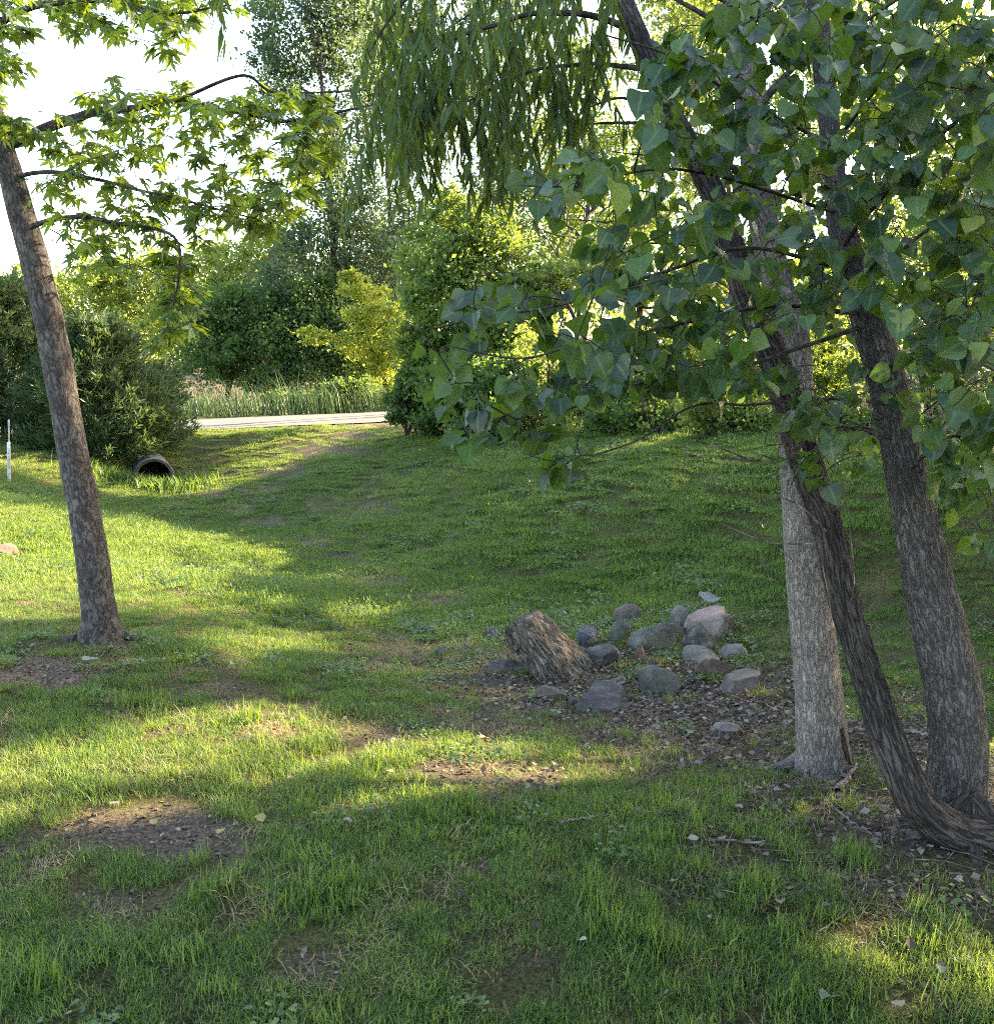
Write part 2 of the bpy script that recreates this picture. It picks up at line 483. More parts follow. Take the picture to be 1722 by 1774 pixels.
m, nt, out = mat_new('soil_and_thatch')
tc = nd(nt, 'ShaderNodeNewGeometry')
da = nd(nt, 'ShaderNodeAttribute', attribute_name='dirt')
n1 = nd(nt, 'ShaderNodeTexNoise', Scale=2.2, Detail=5, Roughness=0.65); nt.links.new(tc.outputs['Position'], n1.inputs['Vector'])
n2 = nd(nt, 'ShaderNodeTexNoise', Scale=70, Detail=6, Roughness=0.8); nt.links.new(tc.outputs['Position'], n2.inputs['Vector'])
gr = ramp(nt, [(0.3, (0.030, 0.034, 0.013)), (0.55, (0.058, 0.056, 0.022)), (0.75, (0.11, 0.088, 0.042))], n1.outputs['Fac']).outputs[0]
so = ramp(nt, [(0.36, (0.030, 0.021, 0.016)), (0.5, (0.095, 0.068, 0.050)), (0.64, (0.20, 0.155, 0.11))], n2.outputs['Fac']).outputs[0]
fine = ramp(nt, [(0.38, (0.3, 0.3, 0.3)), (0.62, (1.9, 1.8, 1.6))], n2.outputs['Fac']).outputs[0]
c = mixc(nt, da.outputs['Fac'], mixc(nt, 1.0, gr, fine, 'MULTIPLY'), so)
p = nd(nt, 'ShaderNodeBsdfPrincipled', Roughness=0.95); p.inputs['Specular IOR Level'].default_value = 0.1
b = nd(nt, 'ShaderNodeBump', Strength=0.8, Distance=0.03)
nt.links.new(n2.outputs['Fac'], b.inputs['Height']); nt.links.new(b.outputs[0], p.inputs['Normal'])
nt.links.new(c, p.inputs['Base Color']); nt.links.new(p.outputs[0], out.inputs[0])
g = link('ground', me, None, m)
g['kind'] = 'structure'

# lane surface
n = 60
u = np.linspace(0, np.linalg.norm((RB - RA)), n)
ws = np.linspace(-ROADW, ROADW, 7)
V = []
for q in u:
    for w in ws:
        e = (vnoise(q, w, 0.9, 51) - 0.5) * 0.22 if abs(w) > ROADW - 0.1 else 0
        V.append(RA + RDIR * q + RN * (w + e) + np.array([0, 0, 0.035 - 0.03 * (w / ROADW) ** 2]))
i = (np.arange(n - 1)[:, None] * 7 + np.arange(6)[None]).ravel()
m, nt, out = mat_new('pale_asphalt')
tc = nd(nt, 'ShaderNodeNewGeometry')
n1 = nd(nt, 'ShaderNodeTexNoise', Scale=1.2, Detail=5, Roughness=0.6); nt.links.new(tc.outputs['Position'], n1.inputs['Vector'])
n2 = nd(nt, 'ShaderNodeTexNoise', Scale=70, Detail=2); nt.links.new(tc.outputs['Position'], n2.inputs['Vector'])
c = mixc(nt, 0.4, ramp(nt, [(0.35, (0.062, 0.053, 0.048)), (0.65, (0.095, 0.082, 0.075))], n1.outputs['Fac']).outputs[0], ramp(nt, [(0.3, (0.045, 0.04, 0.038)), (0.7, (0.14, 0.125, 0.115))], n2.outputs['Fac']).outputs[0])
p = nd(nt, 'ShaderNodeBsdfPrincipled', Roughness=0.9)
nt.links.new(c, p.inputs['Base Color']); nt.links.new(p.outputs[0], out.inputs[0])
rd = link('road', mesh_np('road', np.array(V), [np.stack([i, i + 1, i + 8, i + 7], -1)], True), None, m)
rd['kind'] = 'structure'

# ------------------------------------------------------------------ where sunlight reaches the ground through the canopy gaps
LIT = [[(-400, 770), (110, 800), (120, 840), (-400, 850)], [(-400, 885), (120, 895), (190, 960), (310, 1010), (420, 1050), (380, 1068), (240, 1050), (0, 1062), (-400, 1060)],
       [(165, 835), (260, 850), (345, 862), (330, 885), (160, 870)], [(160, 890), (360, 900), (470, 960), (430, 1000), (260, 950)],
       [(300, 742), (600, 730), (640, 738), (560, 770), (470, 820), (330, 870), (300, 860), (420, 800), (330, 770)],
       [(-300, 1330), (180, 1300), (360, 1240), (540, 1255), (560, 1285), (420, 1340), (250, 1378), (60, 1400), (-300, 1460)],
       [(520, 1310), (620, 1300), (800, 1345), (905, 1385), (890, 1415), (760, 1375), (560, 1345)], [(560, 1395), (660, 1395), (650, 1425), (570, 1422)],
       [(720, 1300), (800, 1310), (830, 1345), (750, 1340)], [(930, 1310), (1020, 1300), (1010, 1360), (930, 1350)],
       [(390, 1095), (480, 1105), (480, 1135), (400, 1130)], [(1470, 1610), (1640, 1600), (1722, 1680), (1722, 1800), (1540, 1800)],
       [(1665, 1310), (1760, 1290), (1760, 1440), (1690, 1420)], [(1540, 1400), (1590, 1395), (1600, 1440), (1550, 1450)], [(1690, 1040), (1760, 1020), (1760, 1130), (1700, 1120)],
       [(560, 1050), (640, 1060), (620, 1080), (560, 1070)], [(0, 1420), (70, 1430), (50, 1460), (-100, 1470)]]

def sun_ground(P):
    x, y, z = P[:, 0].copy(), P[:, 1].copy(), P[:, 2]
    t = (z - 0.0) / S[2]
    for _ in range(3):
        gx, gy = P[:, 0] - S[0] * t, P[:, 1] - S[1] * t
        t = (z - ground_z(gx, gy)) / S[2]
    return P[:, 0] - S[0] * t, P[:, 1] - S[1] * t

def carve(P, keep=0.0, grow=0.24):
    """mask of the leaves that do not stand in one of the gaps the light comes through"""
    gx, gy = sun_ground(P)
    jx = (fbm(gx, gy, 0.4, 61) - 0.5) * 0.35; jy = (fbm(gx, gy, 0.4, 62) - 0.5) * 0.35
    gz = ground_z(gx, gy)
    lit = np.zeros(len(P), bool)
    for (ox, oy) in ((0, 0), (grow, 0), (-grow, 0), (0, grow), (0, -grow)):
        px, py, f = project(np.stack([gx + jx + ox, gy + jy + oy, gz], -1))
        for poly in LIT: lit |= in_poly(px, py, poly)
    u, v = road_uv(gx, gy)
    lit |= (np.abs(v) < 3.2) & (gx < 2)
    return ~lit | (rng.random(len(P)) < keep)

# ------------------------------------------------------------------ grass
def blade(rs, L, w, lean, seg=3):
    """one grass blade from the origin: strip of quads ending in a point"""
    az = rs.uniform(0, 2 * math.pi)
    d = np.array([math.cos(az), math.sin(az), 0]); s = np.array([-d[1], d[0], 0])
    pts = []; tw = rs.uniform(-0.5, 0.5)
    for k in range(seg + 1):
        t = k / seg
        a = lean * (0.35 + 0.65 * t)
        pts.append(d * (L * t * math.sin(a)) + np.array([0, 0, L * t * math.cos(a)]))
    V, Fq, Ft = [], [], []
    for k in range(seg):
        ww = w * 0.5 * (1 - (k / seg) ** 1.6 * 0.75)
        V += [pts[k] - s * ww, pts[k] + s * ww]
    V.append(pts[-1])
    for k in range(seg - 1):
        a = 2 * k; Fq += [[a, a + 1, a + 3], [a, a + 3, a + 2]]
    a = 2 * (seg - 1); Ft = Fq + [[a, a + 1, 2 * seg]]
    return np.array(V), np.array(Ft)

def clump(name, mat, n, r, L, w, lean, seed, seg=3, two_dir=False):
    rs = np.random.default_rng(seed)
    Vs, Fs, B, o = [], [], [], 0
    for _ in range(n):
        l = rs.uniform(*L)
        V, f = blade(rs, l, rs.uniform(*w), rs.uniform(*lean), seg)
        q = rs.normal(0, r * 0.5, 2)
        V = V + np.array([q[0], q[1], -0.006])
        Vs.append(V); Fs.append(f + o); B += [rs.random()] * len(V); o += len(V)
    me = mesh_np(name, np.concatenate(Vs), [np.concatenate(Fs)])
    attr(me, 'bl', B)
    me.materials.append(mat)
    return bpy.data.objects.new(name, me)

def broad_clump(name, mat, n, r, size, seed):
    """low broad-leaved lawn weeds: small rounded leaves on short stalks"""
    rs = np.random.default_rng(seed)
    Vs, Fs, B, o = [], [], [], 0
    for _ in range(n):
        q = rs.normal(0, r * 0.5, 2); h = rs.uniform(0.01, 0.05); k = rs.uniform(*size)
        az = rs.uniform(0, 2 * math.pi); ti = rs.uniform(-0.5, 0.5); tj = rs.uniform(-0.5, 0.5)
        pts = [[0, 0, 0]]
        for a in range(7):
            t = a / 7 * 2 * math.pi
            rr = 1 if a else 0.6
            pts.append([math.cos(t) * rr, math.sin(t) * rr, 0.18 * rs.random()])
        V = np.array(pts) * k
        V[:, 2] += V[:, 0] * ti + V[:, 1] * tj
        c, s = math.cos(az), math.sin(az)
        V = np.stack([V[:, 0] * c - V[:, 1] * s, V[:, 0] * s + V[:, 1] * c, V[:, 2]], -1) + np.array([q[0], q[1], h])
        f = [[0, 1 + a, 1 + (a + 1) % 7] for a in range(7)]
        Vs.append(V); Fs.append(np.array(f) + o); B += [rs.random()] * 8; o += 8
    me = mesh_np(name, np.concatenate(Vs), [np.concatenate(Fs)])
    attr(me, 'bl', B)
    me.materials.append(mat)
    return bpy.data.objects.new(name, me)

def scatter(name, variants, P, rot, scale, idx, rnd, label, cat):
    """one object that instances the variants on its points"""
    col = bpy.data.collections.new(name + '_kinds')
    for k, o in enumerate(variants):
        o.name = '%s_kind_%03d' % (name, k)
        col.objects.link(o)
    me = bpy.data.meshes.new(name)
    me.vertices.add(len(P)); me.vertices.foreach_set('co', np.asarray(P, np.float32).ravel())
    attr(me, 'rot', rot, 'POINT', 'FLOAT_VECTOR'); attr(me, 'size', scale)
    attr(me, 'pick', idx, 'POINT', 'INT'); attr(me, 'rnd', rnd)
    ng = bpy.data.node_groups.new(name + '_scatter', 'GeometryNodeTree')
    ng.interface.new_socket('Geometry', in_out='INPUT', socket_type='NodeSocketGeometry')
    ng.interface.new_socket('Geometry', in_out='OUTPUT', socket_type='NodeSocketGeometry')
    gi, go = ng.nodes.new('NodeGroupInput'), ng.nodes.new('NodeGroupOutput')
    ci = ng.nodes.new('GeometryNodeCollectionInfo')
    ci.inputs[0].default_value = col; ci.inputs['Separate Children'].default_value = True; ci.inputs['Reset Children'].default_value = True
    iop = ng.nodes.new('GeometryNodeInstanceOnPoints')
    iop.inputs['Pick Instance'].default_value = True
    def na(nm, typ):
        q = ng.nodes.new('GeometryNodeInputNamedAttribute'); q.data_type = typ; q.inputs[0].default_value = nm
        return q.outputs[0]
    L = ng.links.new
    L(gi.outputs[0], iop.inputs['Points']); L(ci.outputs[0], iop.inputs['Instance'])
    L(na('pick', 'INT'), iop.inputs['Instance Index'])
    e2r = ng.nodes.new('FunctionNodeEulerToRotation'); L(na('rot', 'FLOAT_VECTOR'), e2r.inputs[0]); L(e2r.outputs[0], iop.inputs['Rotation'])
    L(na('size', 'FLOAT'), iop.inputs['Scale'])
    L(iop.outputs[0], go.inputs[0])
    o = link(name, me)
    md = o.modifiers.new('scatter', 'NODES'); md.node_group = ng
    tag(o, label, cat, kind='stuff')
    return o

GRASS = leaf_mat('grass_blades', [(0.0, (0.035, 0.080, 0.020)), (0.3, (0.056, 0.108, 0.028)), (0.55, (0.083, 0.133, 0.038)), (0.78, (0.128, 0.162, 0.052)), (0.92, (0.21, 0.185, 0.09)), (1.0, (0.28, 0.23, 0.12))],
                 trans=(0.26, 0.34, 0.03), tf=0.45, rough=0.5, spec=0.3, inst=True)
STRAW = leaf_mat('dead_grass', [(0.0, (0.16, 0.12, 0.06)), (1.0, (0.32, 0.25, 0.14))], trans=(0.4, 0.3, 0.12), tf=0.3, rough=0.7, spec=0.2, inst=True)
WEED = leaf_mat('lawn_weeds', [(0.0, (0.05, 0.094, 0.026)), (1.0, (0.10, 0.14, 0.042))], trans=(0.24, 0.36, 0.04), tf=0.35, rough=0.45, spec=0.35, inst=True)

near_k = [clump('k', GRASS, 430, 0.11, (0.018, 0.055), (0.002, 0.004), (0.2, 1.45), 100 + i, 3) for i in range(5)]
tuft_k = [clump('k', GRASS, 60, 0.06, (0.04, 0.095), (0.0026, 0.005), (0.05, 1.2), 120 + i, 4) for i in range(3)]
straw_k = [clump('k', STRAW, 90, 0.12, (0.03, 0.08), (0.0018, 0.0035), (0.9, 1.5), 130 + i, 3) for i in range(2)]
weed_k = [broad_clump('k', WEED, 70, 0.13, (0.006, 0.014), 140 + i) for i in range(3)]
far_k = [clump('k', GRASS, 400, 0.30, (0.03, 0.065), (0.005, 0.009), (0.2, 1.3), 150 + i, 2) for i in range(4)]
weedf_k = [broad_clump('k', WEED, 130, 0.22, (0.012, 0.022), 160 + i) for i in range(2)]
small_k = [clump('k', GRASS, 70, 0.06, (0.02, 0.06), (0.002, 0.004), (0.2, 1.4), 170 + i, 3) for i in range(2)]
kinds = near_k + tuft_k + straw_k + weed_k + far_k + weedf_k + small_k     # 0-4, 5-7, 8-9, 10-12, 13-16, 17-18, 19-20

KEEP_OFF = []   # (x, y, r) trunks and rocks, filled further down
def grass_points():
    PP, II, SS, RR = [], [], [], []
    zones = [(1.2, 4.2, 175), (4.2, 7.5, 115), (7.5, 12, 52), (12, 18, 32), (18, 30, 17)]
    for (y0, y1, dens) in zones:
        w = lambda y: 0.56 * y + 1.3
        n = int(dens * (y1 - y0) * 2 * w(y1))
        x = rng.uniform(-w(y1), w(y1), n); y = rng.uniform(y0, y1, n)
        ok = np.abs(x) < w(y)
        x, y = x[ok], y[ok]
        u, v = road_uv(x, y)
        d = dirt_at(x, y)
        patch = fbm(x, y, 0.8, 31); fine = fbm(x, y, 0.25, 32, oct=2)
        ok = (np.abs(v) > ROADW + 0.1 + 0.2 * rng.random(len(x))) & (rng.random(len(x)) > d * 1.05)
        for (kx, ky, kr) in KEEP_OFF: ok &= (x - kx) ** 2 + (y - ky) ** 2 > kr * kr
        x, y, d, patch, fine = x[ok], y[ok], d[ok], patch[ok], fine[ok]
        r = rng.random(len(x))
        weedy = np.clip((fbm(x, y, 1.3, 33) - 0.42) * 3, 0, 0.75) * np.clip((y - 3.5) / 3, 0.12, 1)
        if y0 < 7.5:
            k = rng.integers(0, 5, len(x))
            ed = (d > 0.08) | (rng.random(len(x)) < 0.3); k[ed] = 19 + rng.integers(0, 2, ed.sum())
            tuft = (rng.random(len(x)) < np.clip((patch - 0.45) * 1.3, 0.02, 0.4) * (y < 5.5))
            k[tuft] = 5 + rng.integers(0, 3, tuft.sum())
            wd = r < weedy * 0.4; k[wd] = 10 + rng.integers(0, 3, wd.sum())
            st = rng.random(len(x)) < 0.10 + 0.40 * d; k[st] = 8 + rng.integers(0, 2, st.sum())
            s = rng.uniform(0.6, 1.05, len(x)) * (0.72 + 0.45 * patch)
        else:
            k = 13 + rng.integers(0, 4, len(x))
            wd = r < weedy * 0.25; k[wd] = 17 + rng.integers(0, 2, wd.sum())
            s = rng.uniform(0.6, 1.0, len(x)) * (0.8 + 0.4 * patch)
        tint = np.clip(0.20 + 0.75 * (fbm(x, y, 1.6, 34) - 0.3) + 0.22 * (fine - 0.5) + 0.45 * d + rng.normal(0, 0.09, len(x)) + 0.25 * np.clip((y - 6) / 10, 0, 1) * np.clip((1 - x) / 4, 0, 1), 0, 1)
        PP.append(np.stack([x, y, ground_z(x, y)], -1)); II.append(k); SS.append(s); RR.append(tint)
    for (tpx, tpy, tn, ts) in ((1140, 1650, 7, 1.15), (1010, 1600, 4, 1.2), (230, 1220, 5, 1.1), (650, 1340, 5, 1.1), (60, 1690, 5, 1.1), (430, 1250, 5, 1.0), (790, 1400, 5, 1.0), (1340, 1560, 5, 1.0), (560, 1560, 5, 1.1), (1480, 1500, 4, 1.0)):
        g0 = hit(tpx, tpy)
        x = g0[0] + rng.normal(0, .05, tn); y = g0[1] + rng.normal(0, .05, tn)
        PP.append(np.stack([x, y, ground_z(x, y)], -1)); II.append(5 + rng.integers(0, 3, tn)); SS.append(ts * rng.uniform(.85, 1.2, tn)); RR.append(np.clip(rng.normal(.35, .1, tn), 0, 1))
    for (kx, ky, kr) in ROCKS:
        for _ in range(7):
            a = rng.uniform(0, 6.28); q = kr * rng.uniform(0.85, 1.3)
            x, y = np.array([kx + math.cos(a) * q]), np.array([ky + math.sin(a) * q])
            PP.append(np.stack([x, y, ground_z(x, y)], -1)); II.append(np.array([rng.choice([5, 6, 7, 8, 19, 20, 20, 10])])); SS.append(rng.uniform(0.55, 1.0, 1)); RR.append(np.clip(rng.normal(.45, .2, 1), 0, 1))
    return np.concatenate(PP), np.concatenate(II), np.concatenate(SS), np.concatenate(RR)

# ------------------------------------------------------------------ leaves
def lf_cottonwood(seed):
    rs = np.random.default_rng(seed)
    t = [0, 0.05, 0.16, 0.32, 0.5, 0.68, 0.84, 0.94, 1.0]
    w = [0.12, 0.36, 0.49, 0.50, 0.43, 0.31, 0.15, 0.05, 0]
    fold, curl, side = rs.uniform(-0.1, 0.4), rs.uniform(-0.35, 0.5), rs.uniform(-0.14, 0.14)
    V, Fc = [], []
    for k, (a, b) in enumerate(zip(t, w)):
        b *= 1 + rs.uniform(-0.05, 0.05)
        y, z, x = 0.55 + a, -curl * a * a, side * a * a
        wav = rs.uniform(-0.16, 0.16)
        yb = y - (0.05 if k == 1 else 0)
        V += [[x - b, yb, z + b * fold + wav * b], [x, y, z], [x + b, yb, z + b * fold - wav * b]]
    for k in range(8):
        a = 3 * k
        for q in (0, 1):
            Fc += [[a + q, a + q + 1, a + q + 4], [a + q, a + q + 4, a + q + 3]]
    o = len(V)
    pp = [(0, 0), (0.18, 0.12), (0.40, 0.13), (0.57, 0.0)]
    for (y, z) in pp:
        for q in range(3):
            an = q * 2.094; V.append([0.021 * math.cos(an), y, z + 0.021 * math.sin(an)])
    for k in range(3):
        for q in range(3):
            a, b = o + 3 * k + q, o + 3 * k + (q + 1) % 3
            Fc += [[a, b, b + 3], [a, b + 3, a + 3]]
    return np.array(V, float), np.array(Fc)

def lf_maple(seed):
    rs = np.random.default_rng(seed)
    half = [(-78, .12), (-38, .40), (-20, .30), (-12, .46), (2, .24), (18, .44), (26, .60), (33, .66), (41, .95), (47, .68), (54, .52), (62, .24), (70, .50), (76, .66), (82, .74), (90, 1.08)]
    pts = half + [(180 - a, r) for a, r in half[-2::-1]]
    droop, fold = rs.uniform(0.05, 0.35), rs.uniform(-0.2, 0.25)
    V = [[0, 0.5 + 0.16, 0]]
    for a, r in pts:
        r *= 1 + rs.uniform(-0.07, 0.07)
        x, y = r * math.cos(R(a)), r * math.sin(R(a)) + 0.0
        V.append([x, 0.5 + y, -droop * r * r + fold * abs(x) * 0.5])
    n = len(pts)
    Fc = [[0, 1 + k, 2 + k] for k in range(n - 1)] + [[0, n, 1]]
    o = len(V)
    for (y, z) in ((0, 0), (0.28, 0.08), (0.58, 0)):
        for q in range(3):
            an = q * 2.094; V.append([0.014 * math.cos(an), y, z + 0.014 * math.sin(an)])
    for k in range(2):
        for q in range(3):
            a, b = o + 3 * k + q, o + 3 * k + (q + 1) % 3
            Fc += [[a, b, b + 3], [a, b + 3, a + 3]]
    return np.array(V, float), np.array(Fc)

def lf_willow(seed):
    rs = np.random.default_rng(seed)
    t = [0, 0.08, 0.25, 0.5, 0.75, 1]; w = [0.008, 0.038, 0.078, 0.078, 0.042, 0]
    cx, cz = rs.uniform(-0.14, 0.14), rs.uniform(-0.25, 0.1)
    V, Fc = [], []
    for a, b in zip(t, w):
        V += [[cx * a * a - b, a, cz * a * a + b * 0.4], [cx * a * a, a, cz * a * a], [cx * a * a + b, a, cz * a * a + b * 0.4]]
    for k in range(5):
        a = 3 * k
        for q in (0, 1):
            Fc += [[a + q, a + q + 1, a + q + 4], [a + q, a + q + 4, a + q + 3]]
    return np.array(V, float), np.array(Fc)

def lf_small(wd=0.34, fold=0.10):
    return np.array([[0, 0, 0], [wd, 0.45, fold], [0, 1, -0.05], [-wd, 0.45, fold]], float), np.array([[0, 1, 2], [0, 2, 3]])

LV = {'cottonwood': [lf_cottonwood(200 + i) for i in range(9)], 'maple': [lf_maple(220 + i) for i in range(7)],
      'willow': [lf_willow(240 + i) for i in range(6)], 'small': [lf_small()], 'narrow': [lf_small(0.13, 0.05)], 'spray': [lf_small(0.10, 0.02)]}

def vein_of(kind, n):
    a = np.zeros(n)
    if kind == 'cottonwood': a[1:27:3] = 1; a[27:] = 1
    if kind == 'willow': a[1::3] = 1
    return a

def frames(D, N):
    D = norm(D); Sd = norm(np.cross(D, N)); N = np.cross(Sd, D)
    return Sd, D, N

def join_leaves(part, kind, P, D, N, size, rnd):
    P = np.asarray(P); Sd, D, N = frames(D, N)
    size = np.broadcast_to(np.asarray(size, float), (len(P),))
    vs = LV[kind]; k = rng.integers(0, len(vs), len(P))
    for q, (v, f) in enumerate(vs):
        i = np.nonzero(k == q)[0]
        if not len(i): continue
        V = P[i][:, None] + size[i][:, None, None] * (v[None, :, 0:1] * Sd[i][:, None] + v[None, :, 1:2] * D[i][:, None] + v[None, :, 2:3] * N[i][:, None])
        Fx = (f[None] + (np.arange(len(i)) * len(v))[:, None, None]).reshape(-1, 3)
        part.add(V.reshape(-1, 3), [Fx], rnd=np.repeat(np.asarray(rnd)[i], len(v)), vein=np.tile(vein_of(kind, len(v)), len(i)))

def tree_leaves(parent, kind, P, D, N, size, rnd, mat, most=300, rest='foliage'):
    """the leaves that show largest become parts of their own, the rest one part"""
    P, D, N, size, rnd = map(np.asarray, (P, D, N, size, rnd))
    px, py, f = project(P + norm(D) * size[:, None])
    vis = (px > -10) & (px < 1732) & (py > -10) & (py < 1784)
    shown = np.where(vis, size / f, 0)
    big = np.argsort(-shown)[:most]; big = big[shown[big] > 0]
    small = np.setdiff1d(np.arange(len(P)), big)
    mes = []
    for q, (v, fc) in enumerate(LV[kind]):
        me = mesh_np('leaf', v, [fc], True); me.materials.append(mat); attr(me, 'rnd', np.zeros(len(v))); attr(me, 'vein', vein_of(kind, len(v))); mes.append(me)
    Sd, Dn, Nn = frames(D, N)
    base = np.array(parent.location)
    for i in big:
        o = bpy.data.objects.new('leaf', mes[random.randrange(len(mes))])
        COL.objects.link(o); o.parent = parent
        s = size[i]
        M = Matrix([[Sd[i][r] * s, Dn[i][r] * s, Nn[i][r] * s, P[i][r] - base[r]] for r in range(3)] + [[0, 0, 0, 1]])
        o.matrix_local = M
    if len(small):
        pt = Part(); join_leaves(pt, kind, P[small], D[small], N[small], size[small], rnd[small])
        o = pt.build(rest, mat, parent); o['kind'] = 'stuff'

def sample_poly(poly, n, Yf, spread=0.5):
    """points inside a patch of the picture, at the depth Yf(px, py) with a spread in depth"""
    a = np.array(poly, float); lo, hi = a.min(0), a.max(0)
    out = []
    while len(out) < n:
        px, py = rng.uniform(lo[0], hi[0]), rng.uniform(lo[1], hi[1])
        if in_poly(np.array([px]), np.array([py]), poly)[0]:
            Y = Yf(px, py) + rng.normal(0, spread)
            out.append(at(px, py, max(1.7, Y)))
    return np.array(out)

def grow(skel, targets, step=0.07, lift=0.08, wander=0.12, rmin=0.0016, rk=0.006, cap_len=1.6):
    """joins every target to the nearest wood with a curved twig; returns [(path, radii)]"""
    nodes = np.array(skel); lev = np.zeros(len(nodes))
    d0 = np.array([np.min(np.linalg.norm(nodes - t, axis=1)) for t in targets])
    out = []
    for i in np.argsort(d0):
        t = targets[i]
        d = np.linalg.norm(nodes - t, axis=1) * (1 + 0.05 * lev)
        k = int(np.argmin(d)); a = nodes[k]; L = np.linalg.norm(t - a)
        if L < 0.04 or L > cap_len: continue
        mid = (a + t) / 2 + np.array([0, 0, lift * L]) + rng.normal(0, wander * L * 0.5, 3)
        n = max(4, int(L / step))
        p = spline(np.array([a, mid, t]), n)
        r = np.linspace(rmin + rk * L ** 0.8 / (1 + lev[k] * 0.6), rmin, n)
        out.append((p, r))
        nodes = np.vstack([nodes, p[1:]]); lev = np.concatenate([lev, np.full(n - 1, lev[k] + 1)])
    return out

def limb(pts, r0, r1, n=None, **kw):
    P = spline(np.array([at(*p) for p in pts]), n or len(pts) * 7)
    P = P + (np.stack([vnoise(np.arange(len(P)), np.full(len(P), q * 9.0), 4, int(r0 * 1e5) + q) for q in range(3)], -1) - 0.5) * r0 * 0.8
    return P, np.linspace(r0, r1, len(P))

def add_tubes(part, limbs, ns=6):
    for P, r in limbs:
        V, Fc, b = tube(P, r, ns)
        part.add(V, Fc, bark=b)

def trunk_from(pts, n, flare=0.0, flare_len=0.25):
    """pts: (px, py, Y, width in px); returns path and radii"""
    W = np.array([at(a, b, Y) for a, b, Y, w in pts]); rad = np.array([w * Y / F / 2 / math.cos(math.atan((a - CX) / F)) for a, b, Y, w in pts])
    Q = spline(np.hstack([W, rad[:, None]]), n)
    P, r = Q[:, :3], Q[:, 3].copy()
    if flare:
        L = np.concatenate([[0], np.cumsum(np.linalg.norm(np.diff(P, axis=0), axis=1))])
        r *= 1 + flare * np.exp(-(L / flare_len) ** 1.3)
    return P, r

MAPLE = leaf_mat('maple_leaf', [(0, (0.022, 0.045, 0.012)), (0.6, (0.04, 0.075, 0.015)), (1, (0.07, 0.105, 0.02))], under=(0.07, 0.10, 0.055), trans=(0.34, 0.44, 0.02), tf=0.44, rough=0.5)
COTTON = leaf_mat('cottonwood_leaf', [(0, (0.006, 0.018, 0.009)), (0.3, (0.012, 0.034, 0.012)), (0.55, (0.017, 0.044, 0.022)), (0.75, (0.032, 0.074, 0.016)), (0.92, (0.06, 0.105, 0.02)), (1, (0.13, 0.15, 0.025))], under=(0.055, 0.08, 0.055), trans=(0.20, 0.32, 0.015), tf=0.30, rough=0.40, spec=0.36, vein=(0.085, 0.115, 0.045))
WILLOW = leaf_mat('willow_leaf', [(0, (0.012, 0.028, 0.009)), (0.6, (0.023, 0.047, 0.012)), (1, (0.05, 0.075, 0.016))], under=(0.035, 0.065, 0.025), trans=(0.26, 0.34, 0.02), tf=0.32, rough=0.55, spec=0.2, vein=(0.06, 0.085, 0.02))
BARK_A = bark_mat('cottonwood_bark', (0.0990, 0.0810, 0.0720), (0.1845, 0.1548, 0.1386), (0.2700, 0.2340, 0.2115), 165, 0.16, 0.9, dist=0.012)
BARK_B = bark_mat('willow_bark', (0.0101, 0.0079, 0.0072), (0.0468, 0.0360, 0.0302), (0.0864, 0.0691, 0.0590), 90, 0.12, 1.0, dist=0.012)
BARK_C = bark_mat('grey_cottonwood_bark', (0.0346, 0.0288, 0.0266), (0.0756, 0.0641, 0.0590), (0.1296, 0.1130, 0.1044), 150, 0.16, 0.9, dist=0.012)
BARK_M = bark_mat('maple_bark', (0.0263, 0.0210, 0.0195), (0.0713, 0.0585, 0.0532), (0.1162, 0.0990, 0.0915), 60, 0.35, 0.5, blotch=(11, (0.045, 0.035, 0.031)))
TWIG = bark_mat('twig_bark', (0.02, 0.016, 0.013), (0.05, 0.04, 0.032), (0.09, 0.075, 0.06), 60, 0.3, 0.3)
DEAD = bark_mat('dead_wood', (0.07, 0.05, 0.04), (0.16, 0.12, 0.10), (0.30, 0.25, 0.21), 60, 0.2, 0.4)

# ---- silver maple at the left
base = hit(175, 1108)
maple = thing('maple_tree', base, 'slim silver maple leaning left, growing in the lawn at the left', 'tree')
bx = base[1]
tp = [(175, 1118, bx, 66), (172, 1060, bx, 60), (158, 960, bx, 58), (145, 880, bx, 55), (128, 790, bx, 52), (112, 700, bx, 50), (98, 620, bx, 51), (82, 540, bx, 49), (62, 460, bx, 47), (40, 380, bx, 44), (18, 300, bx, 38), (2, 245, bx, 34), (-18, 160, bx, 28), (-30, 60, bx, 24), (-36, -60, bx + .1, 20), (-30, -220, bx + .1, 14)]
P, r = trunk_from(tp, 150, 0.45, 0.12); r = r * 0.88
mp_skel = list(P[85:])
V, Fc, b = tube(P, r, 40, 0.14, 18, 3, True, 0.025, 0.06)
pt = Part(); pt.add(V, Fc, bark=b); pt.build('trunk', BARK_M, maple)
